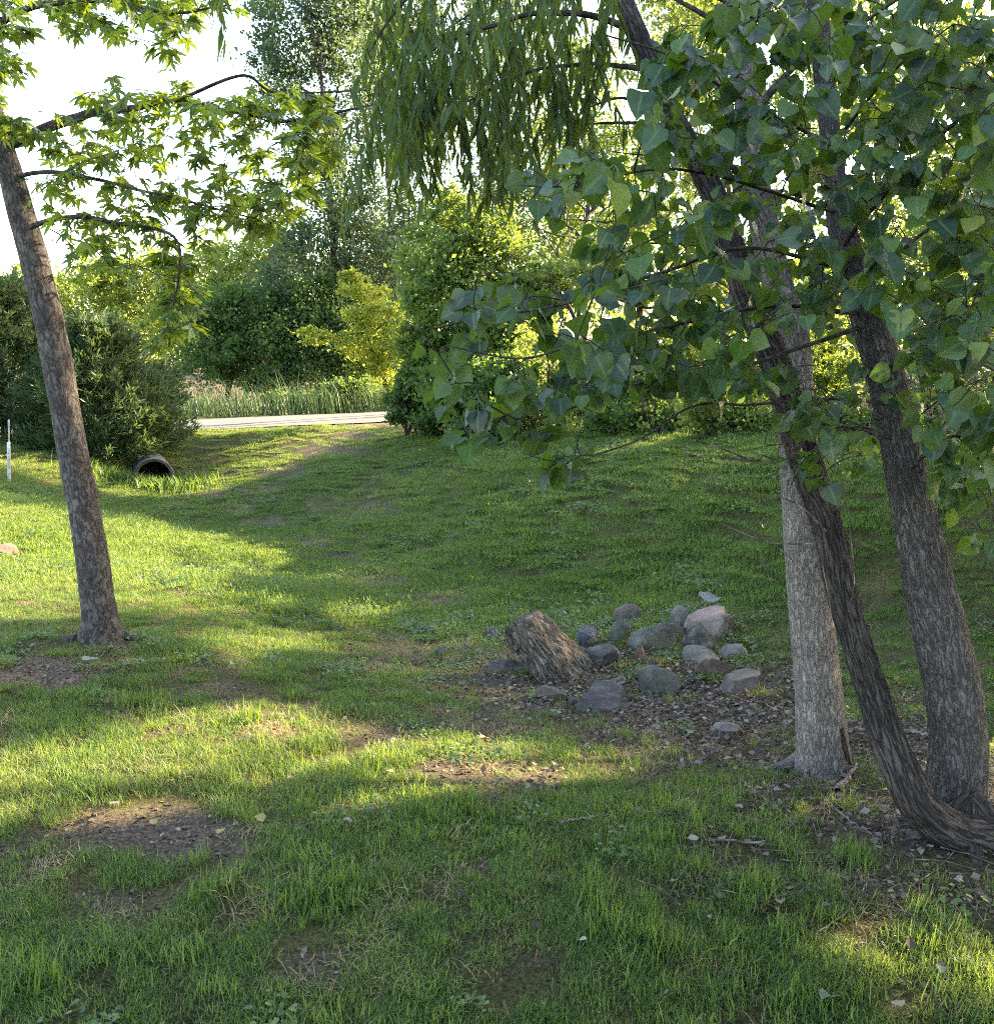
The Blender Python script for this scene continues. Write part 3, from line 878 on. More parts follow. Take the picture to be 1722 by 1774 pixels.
mb = [[(3, 250, bx, 1), (40, 238, bx, 1), (100, 212, bx - .05, 1), (165, 193, bx - .1, 1), (240, 182, bx - .15, 1), (310, 172, bx - .2, 1), (380, 187, bx - .25, 1), (470, 212, bx - .3, 1)],
      [(28, 305, bx, 1), (90, 298, bx - .2, 1), (160, 308, bx - .3, 1), (230, 326, bx - .4, 1), (330, 350, bx - .5, 1), (440, 378, bx - .6, 1)],
      [(240, 182, bx - .15, 1), (228, 215, bx - .2, 1), (235, 275, bx - .25, 1)],
      [(45, 395, bx, 1), (110, 375, bx - .3, 1), (200, 385, bx - .5, 1), (300, 408, bx - .6, 1), (312, 470, bx - .65, 1), (288, 580, bx - .7, 1)],
      [(-30, 60, bx, 1), (60, 10, bx - .2, 1), (180, 0, bx - .3, 1), (300, 20, bx - .4, 1), (400, 10, bx - .5, 1)],
      [(-20, 150, bx, 1), (-10, 100, bx - .3, 1), (10, 40, bx - .4, 1)],
      [(310, 172, bx - .2, 1), (420, 130, bx - .3, 1), (480, 160, bx - .2, 1), (640, 155, bx - .2, 1)],
      [(470, 212, bx - .3, 1), (560, 200, bx - .2, 1), (690, 170, bx - .1, 1)], [(-15, 170, bx, 1), (-120, 60, bx + .3, 1), (-300, 0, bx + .3, 1)], [(5, 260, bx, 1), (-100, 260, bx + .4, 1), (-260, 300, bx + .6, 1)]]
mp_thin = []
br = [0.034, 0.013, 0.008, 0.016, 0.022, 0.012, 0.010, 0.010, 0.03, 0.025]
for k, (q, rr) in enumerate(zip(mb, br)):
    P, r = limb([(a, b2, Y) for a, b2, Y, _ in q], rr, 0.004)
    mp_skel += list(P)
    if k in (1, 3, 4): mp_thin.append((spline(P, 46), None))
    pt = Part(); V, Fc, b = tube(P, r, 7); pt.add(V, Fc, bark=b); pt.build('branch', TWIG, maple)
polys = [([(30, 250), (60, 185), (130, 175), (150, 110), (240, 140), (330, 125), (360, 150), (450, 160), (560, 160), (600, 230), (570, 300), (540, 380), (470, 420), (380, 400), (340, 440), (260, 440), (240, 380), (150, 370), (70, 400), (50, 330), (130, 280)], 210),
         ([(110, 420), (200, 370), (300, 380), (330, 460), (250, 490), (180, 460), (110, 490)], 26), ([(255, 440), (355, 440), (350, 520), (335, 590), (262, 600), (275, 540)], 46),
         ([(-30, -40), (40, -40), (45, 90), (25, 230), (-30, 240)], 44), ([(30, -60), (430, -60), (330, 60), (290, 95), (200, 45), (120, 55)], 75),
         ([(-400, -300), (100, -300), (300, -200), (300, -50), (-60, -40), (-60, 300), (-300, 330)], 100), ([(400, 140), (560, 160), (600, 300), (480, 400), (420, 300)], 40)]
T = np.vstack([sample_poly(q, n, lambda a, b2: bx - 0.25, 0.35) for q, n in polys])
tw = grow(mp_skel, T, 0.06, 0.02, 0.15)
pt = Part(); add_tubes(pt, tw, 4); o = pt.build('twigs', TWIG, maple); o['kind'] = 'stuff'
LP, LD, LN, LS = [], [], [], []
for P, r in tw + mp_thin:
    for k in range(max(1, len(P) // 3), len(P)):
        if rng.random() < 0.80:
            for _ in range(2 if k > len(P) - 4 or rng.random() < 0.35 else 1):
                o_ = rng.normal(0, 1, 3); o_[2] = -abs(o_[2]) * 0.55
                LP.append(P[k]); LD.append(o_); LN.append(np.array([rng.normal(0, .55), rng.normal(0, .55), 1.0])); LS.append(rng.uniform(0.045, 0.085))
tree_leaves(maple, 'maple', LP, LD, LN, LS, rng.random(len(LP)), MAPLE)
KEEP_OFF.append((base[0], base[1], 0.16))

# ---- pale cottonwood (left of the three right-hand trunks)
base = hit(1425, 1345)
cott_a = thing('cottonwood_tree', base, 'straight pale-barked cottonwood behind the dark leaning willow trunk', 'tree')
ya = base[1]
tp = [(1426, 1352, ya, 92), (1425, 1300, ya, 86), (1418, 1200, ya, 78), (1408, 1100, ya, 73), (1400, 1000, ya, 70), (1393, 900, ya, 67), (1385, 800, ya + .05, 62), (1378, 680, ya + .1, 58), (1370, 570, ya + .15, 52), (1344, 480, ya + .2, 47), (1312, 330, ya + .3, 42), (1300, 200, ya + .4, 40), (1282, 60, ya + .5, 36), (1270, -100, ya + .6, 32), (1255, -350, ya + .7, 24), (1250, -650, ya + .8, 14)]
P, r = trunk_from(tp, 230, 0.10, 0.10)
sk_a = list(P[100:])
V, Fc, b = tube(spline(P, 330), np.interp(np.linspace(0, 1, 330), np.linspace(0, 1, len(r)), r), 88, 0.10, 44, 13, True, 0.028, 0.05)
pt = Part(); pt.add(V, Fc, bark=b); pt.build('trunk', BARK_A, cott_a)
# the scar with dead wood at its foot
cs = spline(np.array([at(1466, 1350, ya - .02), at(1462, 1305, ya - .07), at(1455, 1262, ya - .08)]), 12)
V, Fc, b = tube(cs, np.linspace(0.03, 0.014, 12), 12, 0.5, 20, 4, True, 0.1); pt = Part(); pt.add(V, Fc, bark=b); pt.build('dead_bark_strip', BARK_B, cott_a)
for q, rr in [([(1312, 330, ya + .3), (1220, 250, ya + .2), (1130, 230, ya + .1)], .016), ([(1300, 200, ya + .4), (1400, 100, ya + .5), (1520, 60, ya + .4)], .02), ([(1372, 570, ya + .15), (1480, 500, ya + .4), (1600, 400, ya + .5), (1700, 330, ya + .5)], .018),
              ([(1344, 480, ya + .2), (1240, 430, ya + .5), (1120, 420, ya + .6)], .014), ([(1378, 680, ya + .1), (1270, 640, ya + .4), (1160, 620, ya + .5)], .012), ([(1282, 60, ya + .5), (1180, 0, ya + .6), (1100, -60, ya + .6)], .016), ([(1282, 60, ya + .5), (1400, -60, ya + .6), (1600, -160, ya + .6)], .02)]:
    P, r = limb(q, rr, 0.004); sk_a += list(P)
    pt = Part(); V, Fc, b = tube(P, r, 8); pt.add(V, Fc, bark=b); pt.build('branch', TWIG, cott_a)
polys = [([(1130, 60), (1300, -40), (1760, -40), (1760, 620), (1620, 620), (1500, 560), (1300, 600), (1150, 560), (1050, 480), (1120, 330)], 300),
         ([(1000, -500), (1900, -500), (1900, -40), (1100, -40)], 50), ([(1480, 560), (1640, 560), (1650, 760), (1560, 830), (1480, 760)], 16), ([(1180, 520), (1350, 560), (1350, 690), (1200, 700)], 14)]
T = np.vstack([sample_poly(q, n, lambda a, b2: ya + 0.6, 0.45) for q, n in polys])
tw = grow(sk_a, T, 0.08, 0.03, 0.12)
pt = Part(); add_tubes(pt, tw, 4); o = pt.build('twigs', TWIG, cott_a); o['kind'] = 'stuff'

def cotton_leaves(tw, smin, smax, dens=0.7):
    LP, LD, LN, LS = [], [], [], []
    for P, r in tw:
        L = np.linalg.norm(np.diff(P, axis=0), axis=1).sum()
        for k in range(max(1, len(P) // 3), len(P)):
            if rng.random() < dens:
                for _ in range(3 if k == len(P) - 1 else 1):
                    a = rng.uniform(0, 2 * math.pi)
                    d = np.array([math.cos(a) * 0.7, math.sin(a) * 0.7, rng.uniform(-1.5, -0.15)])
                    nn = np.array([math.cos(a), math.sin(a), 0.6]) + rng.normal(0, 0.55, 3)
                    if rng.random() < 0.4: nn = np.array([rng.normal(0, .5), -1.0, rng.normal(0.2, .4)])
                    LP.append(P[k]); LD.append(d); LN.append(nn); LS.append(rng.uniform(smin, smax))
    return LP, LD, LN, LS
LP, LD, LN, LS = cotton_leaves(tw, 0.042, 0.075, 0.8)
ok = carve(np.array(LP), 0.35)
LP, LD, LN, LS = [[q[i] for i in np.nonzero(ok)[0]] for q in (LP, LD, LN, LS)]
tree_leaves(cott_a, 'cottonwood', LP, LD, LN, LS, rng.random(len(LP)), COTTON)
KEEP_OFF.append((base[0], base[1], 0.16))

# ---- grey cottonwood with the bent foot (rightmost), which carries the big near leaves
base = hit(1655, 1425)
cott_c = thing('cottonwood_tree', base, 'grey cottonwood with a curved foot at far right, its leafy branches hanging forward', 'tree')
yc = base[1]
tp = [(1648, 1432, yc, 100), (1653, 1390, yc, 104), (1660, 1300, yc, 96), (1651, 1200, yc, 93), (1630, 1100, yc, 88), (1606, 1000, yc, 80), (1586, 900, yc, 72), (1572, 830, yc, 66), (1546, 700, yc + .05, 62), (1505, 550, yc + .1, 58), (1478, 470, yc + .15, 54), (1453, 370, yc + .2, 40), (1440, 250, yc + .3, 34), (1425, 100, yc + .35, 32), (1410, -80, yc + .4, 30), (1400, -350, yc + .5, 24), (1380, -700, yc + .6, 14)]
P, r = trunk_from(tp, 240, 0.05, 0.06); r = r * 0.94
sk_c = list(P[110:])
V, Fc, b = tube(spline(P, 330), np.interp(np.linspace(0, 1, 330), np.linspace(0, 1, len(r)), r), 88, 0.10, 42, 23, True, 0.034, 0.05)
pt = Part(); pt.add(V, Fc, bark=b); pt.build('trunk', BARK_C, cott_c)
cb = [([(1510, 560, yc + .1), (1390, 600, 3.3), (1270, 640, 3.15), (1095, 668, 3.0), (925, 727, 2.9), (840, 700, 2.85)], .013), ([(1505, 545, yc + .1), (1350, 530, 3.25), (1200, 555, 3.1), (1085, 583, 3.0), (990, 600, 2.95), (897, 621, 2.9), (780, 600, 2.85)], .013),
      ([(1480, 470, yc + .15), (1300, 430, 3.2), (1150, 470, 3.1), (980, 525, 3.0), (831, 551, 2.95), (740, 570, 2.9)], .013), ([(1455, 370, yc + .2), (1300, 320, 3.2), (1150, 290, 3.0), (1000, 320, 2.95), (900, 320, 2.9)], .012),
      ([(1440, 250, yc + .3), (1250, 150, 3.2), (1150, 90, 3.1), (1050, 60, 3.0)], .012), ([(1530, 640, yc), (1620, 600, 3.0), (1722, 640, 2.8), (1850, 700, 2.7)], .012), ([(1465, 420, yc + .1), (1560, 300, 3.1), (1700, 180, 2.9), (1850, 120, 2.8)], .016),
      ([(1440, 250, yc + .3), (1550, 120, 3.1), (1650, 40, 3.0)], .012), ([(1550, 700, yc), (1440, 690, 3.3), (1300, 700, 3.2), (1203, 703, 3.1), (1110, 760, 3.0), (1029, 790, 2.95)], .010), ([(1570, 820, yc), (1640, 760, 3.0), (1722, 760, 2.8)], .008),
      ([(1425, 100, yc + .35), (1250, 0, 3.2), (1100, -60, 3.1)], .014), ([(1425, 100, yc + .35), (1550, 0, 3.2), (1700, -60, 3.0)], .014), ([(1560, 770, yc), (1480, 740, 3.3), (1400, 790, 3.2), (1370, 840, 3.2)], .006)]
for q, rr in cb:
    P, r = limb(q, rr * 0.62, 0.0025); sk_c += list(P)
    pt = Part(); V, Fc, b = tube(P, r, 8); pt.add(V, Fc, bark=b); pt.build('branch', TWIG, cott_c)
polys = [([(700, 550), (760, 500), (830, 470), (930, 440), (1000, 470), (1040, 600), (1040, 760), (1010, 800), (880, 800), (790, 740), (760, 660)], 70), ([(870, 310), (930, 270), (1060, 230), (1100, 330), (1080, 420), (960, 380), (880, 340)], 18),
         ([(1060, 230), (1150, 60), (1300, -40), (1760, -40), (1760, 560), (1640, 640), (1500, 620), (1350, 660), (1200, 700), (1080, 700), (1000, 560), (1030, 420)], 350),
         ([(1330, 660), (1560, 640), (1530, 780), (1420, 830), (1340, 800)], 16), ([(1580, 640), (1760, 580), (1760, 860), (1640, 840), (1580, 740)], 40), ([(1690, 880), (1740, 880), (1740, 960), (1690, 950)], 3), ([(1000, -300), (1900, -300), (1900, -40), (1050, -40)], 30)]
def yf(px, py): return float(np.interp(px, [700, 1100, 1400, 1760], [2.85, 3.0, 3.1, 2.9]))
T = np.vstack([sample_poly(q, n, yf, 0.22) for q, n in polys])
T = T[np.linalg.norm(T - CAM, axis=1) > 2.0]
tw = grow(sk_c, T, 0.09, 0.03, 0.12)
pt = Part(); add_tubes(pt, tw, 4); o = pt.build('twigs', TWIG, cott_c); o['kind'] = 'stuff'
LP, LD, LN, LS = cotton_leaves(tw, 0.036, 0.080, 0.72)
tree_leaves(cott_c, 'cottonwood', LP, LD, LN, LS, rng.random(len(LP)), COTTON)
KEEP_OFF.append((base[0], base[1], 0.2))

# ---- dark leaning willow
base = hit(1700, 1462)
wil = thing('willow_tree', base, 'dark furrowed willow trunk leaning left between the two cottonwoods, weeping leaves above', 'tree')
yw = base[1]
tp = [(1830, 1480, yw + .12, 84), (1765, 1468, yw + .05, 84), (1700, 1454, yw, 82), (1640, 1436, yw - .02, 74), (1585, 1382, yw, 68), (1542, 1290, yw + .08, 60), (1512, 1200, yw + .15, 54), (1482, 1110, yw + .2, 53), (1456, 1020, yw + .25, 53), (1438, 930, yw + .3, 52), (1416, 860, yw + .35, 54), (1390, 780, yw + .4, 55), (1368, 700, yw + .45, 54), (1332, 600, yw + .5, 52), (1302, 530, yw + .55, 50), (1270, 440, yw + .6, 46), (1245, 360, yw + .7, 43), (1212, 285, yw + .75, 39), (1165, 200, yw + .8, 37), (1130, 120, yw + .9, 36), (1100, 50, yw + 1, 35), (1070, -20, yw + 1.1, 34), (1020, -150, yw + 1.2, 30), (960, -330, yw + 1.3, 24)]
P, r = trunk_from(tp, 260); r = r * 0.9
sk_w = list(P[170:])
V, Fc, b = tube(spline(P, 340), np.interp(np.linspace(0, 1, 340), np.linspace(0, 1, len(r)), r), 72, 0.18, 26, 33, True, 0.10, 0.08)
pt = Part(); pt.add(V, Fc, bark=b); pt.build('trunk', BARK_B, wil)
ys = yw + 0.9
wb = [([(1165, 205, yw + .8), (1080, 170, ys), (1005, 190, ys)], .010), ([(1175, 222, yw + .8), (1090, 212, ys + .1), (1000, 217, ys + .1)], .012), ([(1100, 50, yw + 1), (1000, 20, ys), (900, 30, ys - .1), (780, 70, ys - .1), (690, 130, ys - .1)], .016),
      ([(1070, -20, yw + 1.1), (950, -80, ys), (800, -60, ys), (700, 0, ys), (640, 90, ys)], .018), ([(1020, -150, yw + 1.2), (850, -220, ys), (600, -200, ys), (450, -100, ys), (380, -30, ys)], .022), ([(1130, 120, yw + .9), (1010, 110, ys + .2), (900, 130, ys + .2), (800, 180, ys + .2)], .012),
      ([(1070, -20, yw + 1.1), (1000, -60, ys + .6), (880, -20, ys + .8), (760, 60, ys + .8)], .012)]
for q, rr in wb:
    P, r = limb(q, rr, 0.003); sk_w += list(P)
    pt = Part(); V, Fc, b = tube(P, r, 8); pt.add(V, Fc, bark=b); pt.build('branch', TWIG, wil)
polys = [([(650, -60), (1060, -60), (1040, 80), (1000, 180), (880, 190), (760, 190), (650, 170), (630, 100)], 190), ([(310, -120), (470, -120), (460, -60), (380, -30), (310, -60)], 9), ([(640, 100), (760, 150), (760, 210), (640, 220)], 26), ([(830, 180), (1000, 150), (1010, 230), (860, 230)], 20), ([(600, -300), (1200, -300), (1100, -60), (600, -60)], 60)]
T = np.vstack([sample_poly(q, n, lambda a, b2: ys + 0.15, 0.4) for q, n in polys])
T = T[vnoise(T[:, 0], T[:, 2], 0.22, 71, T[:, 1]) > 0.36]
tw = grow(sk_w, T, 0.08, 0.1, 0.12, 0.0012, 0.004)
strands, LP, LD, LN, LS = [], [], [], [], []
for t in T:
    L = rng.uniform(0.06, 0.40); n = max(4, int(L / 0.022))
    dr = rng.normal(0, 0.10, 2)
    s = np.linspace(0, 1, n)[:, None]
    P = t + np.hstack([dr[0] * s, dr[1] * s, -L * s]) + np.cumsum(rng.normal(0, 0.004, (n, 3)), 0)
    strands.append((P, np.linspace(0.0016, 0.0008, n)))
    for k in range(n):
        for _ in range(1 + (rng.random() < 0.55)):
            a = rng.uniform(0, 2 * math.pi)
            d = np.array([math.cos(a) * 0.35, math.sin(a) * 0.35, -1 + rng.normal(0, 0.2)])
            LP.append(P[k]); LD.append(d); LN.append(np.array([rng.normal(), rng.normal(), 0.3])); LS.append(rng.uniform(0.055, 0.13))
pt = Part(); add_tubes(pt, tw + strands, 3); o = pt.build('twigs', TWIG, wil); o['kind'] = 'stuff'
tree_leaves(wil, 'willow', LP, LD, LN, LS, rng.random(len(LP)), WILLOW)
# bare dead side twigs low on the trunks
pt = Part()
for q, rr in [([(1430, 920, yw + .25), (1390, 880, yw + .2), (1345, 860, yw + .15), (1320, 865, yw + .1)], .005), ([(1445, 935, yw + .3), (1400, 942, yw + .2), (1330, 938, yw + .15), (1245, 905, yw + .1)], .0035), ([(1385, 795, yw + .4), (1300, 798, yw + .3), (1220, 790, yw + .2), (1160, 800, yw + .2)], .006),
              ([(1300, 798, yw + .3), (1230, 770, yw + .25), (1190, 770, yw + .2), (1185, 840, yw + .2)], .004), ([(1445, 900, yw + .3), (1465, 860, yw + .3), (1475, 820, yw + .3)], .005), ([(1375, 720, yw + .4), (1440, 735, yw + .4), (1510, 750, yw + .45), (1560, 790, yw + .5)], .012), ([(1400, 1020, yw + .2), (1390, 990, yw + .1), (1350, 950, yw + .1)], .002),
              ([(1470, 1060, yw + .1), (1480, 1000, yw), (1470, 900, yw)], .0016), ([(1420, 1180, yw + .1), (1440, 1080, yw), (1425, 980, yw)], .0016)]:
    add_tubes(pt, [limb(q, rr, 0.0015)], 5)
for k in range(70):
    a = at(rng.normal(1385, 35), rng.normal(700, 40), yw + rng.uniform(.15, .5)); d = rng.normal(0, 1, 3); d[2] -= 0.4
    e = a + norm(d) * rng.uniform(0.06, 0.22)
    add_tubes(pt, [(spline(np.array([a, (a + e) / 2 + rng.normal(0, .015, 3), e]), 6), np.linspace(.0025, .001, 6))], 4)
o = pt.build('dead_twigs', DEAD, wil); o['kind'] = 'stuff'
KEEP_OFF += [(base[0], base[1], 0.25), (base[0] - .2, base[1], 0.15)]
for tree, mat_, bx_, by_, r_, angs in ((wil, BARK_B, 1690, 1455, .055, (2.6, 3.6, 4.4, 5.2)), (cott_c, BARK_C, 1655, 1420, .05, (3.4, 4.4, 5.6, 0.4)), (cott_a, BARK_A, 1425, 1345, .04, (3.2, 4.3, 5.4, 6.1)), (maple, BARK_M, 175, 1106, .035, (2.9, 4.0, 5.0, 6.0, 0.8))):
    c0 = hit(bx_, by_) + np.array([0, .06, 0])
    for an in angs:
        L_ = rng.uniform(.18, .34); d_ = np.array([math.cos(an), math.sin(an), 0])
        e_ = c0 + d_ * L_; e_[2] = float(ground_z(e_[0], e_[1])) - .03; m_ = c0 + d_ * L_ * .5; m_[2] = float(ground_z(m_[0], m_[1])) + .012
        V, Fc, b = tube(spline(np.array([c0 + [0, 0, .10], m_, e_]), 14), np.linspace(r_, r_ * .35, 14), 14, .3, 16, int(an * 100), True, .08)
        pt = Part(); pt.add(V, Fc, bark=b); pt.build('root', mat_, tree)

# ------------------------------------------------------------------ background trees and shrubs
def bg_leaf(name, c0, c1, c2, trans, tf=0.46, rough=0.5):
    return leaf_mat(name, [(0, c0), (0.5, c1), (1, c2)], trans=trans, tf=tf, rough=rough, spec=0.3)
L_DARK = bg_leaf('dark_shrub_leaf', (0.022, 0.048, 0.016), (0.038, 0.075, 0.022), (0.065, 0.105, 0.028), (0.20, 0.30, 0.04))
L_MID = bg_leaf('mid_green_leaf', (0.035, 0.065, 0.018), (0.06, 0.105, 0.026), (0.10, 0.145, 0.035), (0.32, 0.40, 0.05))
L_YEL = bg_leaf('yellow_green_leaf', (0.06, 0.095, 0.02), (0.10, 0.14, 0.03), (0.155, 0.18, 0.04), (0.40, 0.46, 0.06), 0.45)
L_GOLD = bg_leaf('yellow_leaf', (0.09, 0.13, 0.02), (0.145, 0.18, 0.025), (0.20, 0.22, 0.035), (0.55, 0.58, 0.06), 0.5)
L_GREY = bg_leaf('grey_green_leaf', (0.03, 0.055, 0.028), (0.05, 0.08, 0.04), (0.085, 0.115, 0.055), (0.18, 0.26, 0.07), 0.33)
L_JUN = bg_leaf('juniper_needles', (0.018, 0.038, 0.016), (0.036, 0.066, 0.024), (0.07, 0.10, 0.036), (0.16, 0.22, 0.05), 0.25, 0.6)
L_TALL = bg_leaf('tall_grass_blade', (0.022, 0.05, 0.018), (0.038, 0.072, 0.024), (0.06, 0.09, 0.03), (0.11, 0.18, 0.05), 0.3)

def lobes_px(lst):
    """(px, py, rx, ry, Y) -> world ellipsoids"""
    out = []
    for (px, py, rx, ry, Y) in lst:
        k = Y / F
        out.append((*at(px, py, Y), rx * k, (rx + ry) * 0.5 * k * 0.9, ry * k))
    return out

def crown_leaves(lobes, n, size, up=0.35, clump_r=0.22, fill=0.5, droop=0.0):
    vol = np.array([l[3] * l[4] * l[5] for l in lobes]) ** 0.72
    cnt = np.maximum(30, (n * vol / vol.sum()).astype(int))
    PP, OO, CC = [], [], []
    for l, c in zip(lobes, cnt):
        ncl = max(8, c // 75)
        d = norm(rng.normal(0, 1, (ncl, 3)))
        rad = 1 - (1 - fill) * rng.random(ncl) ** 1.6
        far_ = rng.random(ncl) < 0.22; rad[far_] *= rng.uniform(1.05, 1.38, far_.sum())
        cc = d * rad[:, None]
        w = rng.integers(0, ncl, c)
        p = cc[w] + rng.normal(0, clump_r, (c, 3)) * (0.6 + 0.8 * rng.random(ncl))[w][:, None]
        PP.append(np.array(l[:3]) + p * np.array(l[3:6])); OO.append(norm(p)); CC.append(rng.random(ncl)[w])
    P, O, C = np.concatenate(PP), np.concatenate(OO), np.concatenate(CC)
    N = norm(rng.normal(0, 1, P.shape) + O * 0.6 + np.array([0, 0, up]))
    D = rng.normal(0, 1, P.shape) + O * 0.4 + np.array([0, 0, -droop])
    return P, D, N, size * rng.uniform(0.5, 1.5, len(P)), np.clip(0.55 * C + 0.45 * rng.random(len(P)), 0, 0.999)

def ragged(lobes):
    out = []
    for l in lobes:
        c, r = np.array(l[:3]), np.array(l[3:6])
        out.append((*c, *(r * 0.82)))
        for _ in range(8):
            d = norm(rng.normal(0, 1, 3)); d[2] = abs(d[2]) * 1.2 - 0.25
            q = rng.uniform(0.16, 0.44)
            out.append((*(c + d * r * rng.uniform(0.75, 1.22)), *(r * q * rng.uniform(0.7, 1.3, 3))))
    return out

def bg_tree(name, base, lobes, n, size, mat, label, cat='tree', kind='small', group=None, bark=TWIG, tr=0.10, do_carve=True, up=0.35, fill=0.5, clump_r=0.22, trunk=True, droop=0.0, stems=1):
    t = thing(name, base, label, cat, group)
    P, D, N, sz, rnd = crown_leaves(ragged(lobes), int(n * 1.35), size * 0.86, up, clump_r, fill, droop)
    ok = P[:, 2] > ground_z(P[:, 0], P[:, 1]) + 0.02
    if do_carve: ok &= carve(P)
    ok &= ~((np.abs(P[:, 0]) < 1.2) & (P[:, 1] < 2.0))
    if ok.sum() < 50: ok[:] = True
    pt = Part(); join_leaves(pt, kind, P[ok], D[ok], N[ok], sz[ok], rnd[ok])
    o = pt.build('crown', mat, t, False); o['kind'] = 'stuff'
    if trunk:
        pt = Part()
        top = max(lobes, key=lambda l: l[2] + 0.3 * l[5])
        for s in range(stems):
            b0 = np.array(base) + np.array([rng.normal(0, .12 * (stems > 1)), rng.normal(0, .12 * (stems > 1)), -0.15])
            tp_ = np.array(top[:3]) + np.array([rng.normal(0, top[3] * .3) * (stems > 1), 0, top[5] * 0.5])
            Pm = spline(np.array([b0, b0 * 0.6 + tp_ * 0.4 + np.array([rng.normal(0, .12), rng.normal(0, .12), 0.2]), tp_]), 26)
            V, Fc, bk = tube(Pm, np.linspace(tr, 0.012, 26), 8, 0.12); pt.add(V, Fc, bark=bk)
        for l in lobes:
            k = int(np.argmin(np.linalg.norm(Pm - (np.array(l[:3]) - np.array([0, 0, l[5] * 0.8])), axis=1)))
            for _ in range(3):
                e = np.array(l[:3]) + norm(rng.normal(0, 1, 3)) * np.array(l[3:6]) * 0.8
                Q = spline(np.array([Pm[k], (Pm[k] + e) / 2 + np.array([0, 0, -0.06 * l[5]]) + rng.normal(0, .08, 3), e]), 10)
                V, Fc, bk = tube(Q, np.linspace(tr * 0.35, 0.008, 10), 5); pt.add(V, Fc, bark=bk)
        pt.build('trunk', bark, t)
    return t

def gpt(px, Y):
    x = (px - CX) / F * Y / cp * 1.0
    p = at(px, CY, Y); return np.array([p[0], Y, float(ground_z(p[0], Y))])

# far wood behind everything
P0, D0, N0, s0, r0 = [], [], [], [], []
lb = []
for px in np.arange(-500, 2300, 55):
    Y = rng.uniform(52, 66); top = np.interp(px, [-500, 0, 150, 300, 500, 900, 2300], [470, 492, 470, 440, 430, 400, 380]) + rng.normal(0, 10)
    bot = 640
    lb.append((px + rng.normal(0, 10), (top + bot) / 2, 55 + 15 * rng.random(), (bot - top) / 2, Y))
P, D, N, sz, rnd = crown_leaves(lobes_px(lb), 42000, 0.34, 0.35, 0.2, 0.6)
pt = Part(); join_leaves(pt, 'small', P, D, N, sz, rnd)
o = pt.build('far_wood', L_MID, None, False); tag(o, 'distant mass of trees on the skyline beyond the road', 'wood', kind='stuff')

bg_tree('cottonwood_tree', gpt(600, 33), lobes_px([(560, 40, 95, 90, 33), (500, 110, 70, 70, 33), (600, 170, 60, 80, 34), (470, 150, 45, 50, 32.5), (545, 260, 60, 70, 33), (620, 330, 55, 80, 33.5), (560, 390, 85, 80, 33), (530, 490, 100, 90, 32.5), (610, 560, 80, 110, 33), (560, 620, 90, 70, 32.5), (540, -60, 110, 90, 33), (600, 60, 70, 80, 34), (480, 560, 80, 60, 32), (640, 470, 60, 80, 33)]), 44000, 0.13, L_GREY,
        'tall grey-green cottonwood beyond the road, sky showing through its open top', tr=0.16, bark=BARK_C, clump_r=0.26, fill=0.35, do_carve=False)
bg_tree('cottonwood_tree', gpt(700, 38), lobes_px([(690, 120, 80, 110, 38), (720, 260, 80, 80, 38), (690, 420, 90, 90, 38), (680, 540, 80, 90, 38), (660, 10, 80, 90, 38)]), 20000, 0.15, L_GREY,
        'slender hazy poplar behind the weeping willow leaves, beyond the road', tr=0.14, bark=BARK_C, clump_r=0.3, fill=0.3, do_carve=False)
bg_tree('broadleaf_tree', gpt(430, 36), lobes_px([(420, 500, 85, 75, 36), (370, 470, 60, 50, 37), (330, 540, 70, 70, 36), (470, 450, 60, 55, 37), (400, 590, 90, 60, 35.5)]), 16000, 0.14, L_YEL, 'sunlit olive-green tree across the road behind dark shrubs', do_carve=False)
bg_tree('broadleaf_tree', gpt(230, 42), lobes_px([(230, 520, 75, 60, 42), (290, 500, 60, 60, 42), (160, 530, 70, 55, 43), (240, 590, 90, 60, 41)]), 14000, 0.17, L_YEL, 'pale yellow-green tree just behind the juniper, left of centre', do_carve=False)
bg_tree('broadleaf_tree', gpt(40, 44), lobes_px([(60, 540, 90, 60, 44), (-40, 530, 90, 60, 44), (120, 590, 80, 60, 43), (-120, 550, 90, 70, 45)]), 13000, 0.17, L_MID, 'rounded green tree at left edge, behind the leaning maple trunk', do_carve=False)
bg_tree('shrub', gpt(400, 30.5), lobes_px([(400, 590, 75, 70, 30.5), (350, 640, 60, 45, 30), (450, 620, 70, 65, 30.5), (430, 530, 60, 50, 31), (340, 590, 50, 50, 31)]), 17000, 0.11, L_DARK, 'dark rounded shrub beyond the road, left of the yellow-leaved branch', 'shrub', tr=0.05, stems=3, do_carve=False)
bg_tree('shrub', gpt(510, 30.5), lobes_px([(500, 600, 75, 75, 30.5), (560, 640, 60, 60, 30), (470, 660, 50, 30, 29.8), (520, 530, 60, 50, 31), (590, 560, 60, 70, 31)]), 17000, 0.11, L_DARK, 'dark shrub above the tall grass beside the road, below the tall cottonwood', 'shrub', tr=0.05, stems=3, do_carve=False)
bg_tree('shrub', gpt(565, 28), lobes_px([(560, 690, 55, 26, 28), (615, 688, 50, 30, 28), (500, 697, 40, 18, 28)]), 9000, 0.08, L_DARK, 'low dark undergrowth touching the far road edge, below the yellow tree', 'shrub', tr=0.03, stems=3, do_carve=False)
bg_tree('shrub', gpt(610, 30), lobes_px([(600, 650, 50, 60, 30), (650, 640, 60, 70, 30.5), (620, 590, 60, 50, 31)]), 9000, 0.11, L_MID, 'mid-green shrub at the far verge where the road goes behind the bushes', 'shrub', tr=0.05, stems=3, do_carve=False)
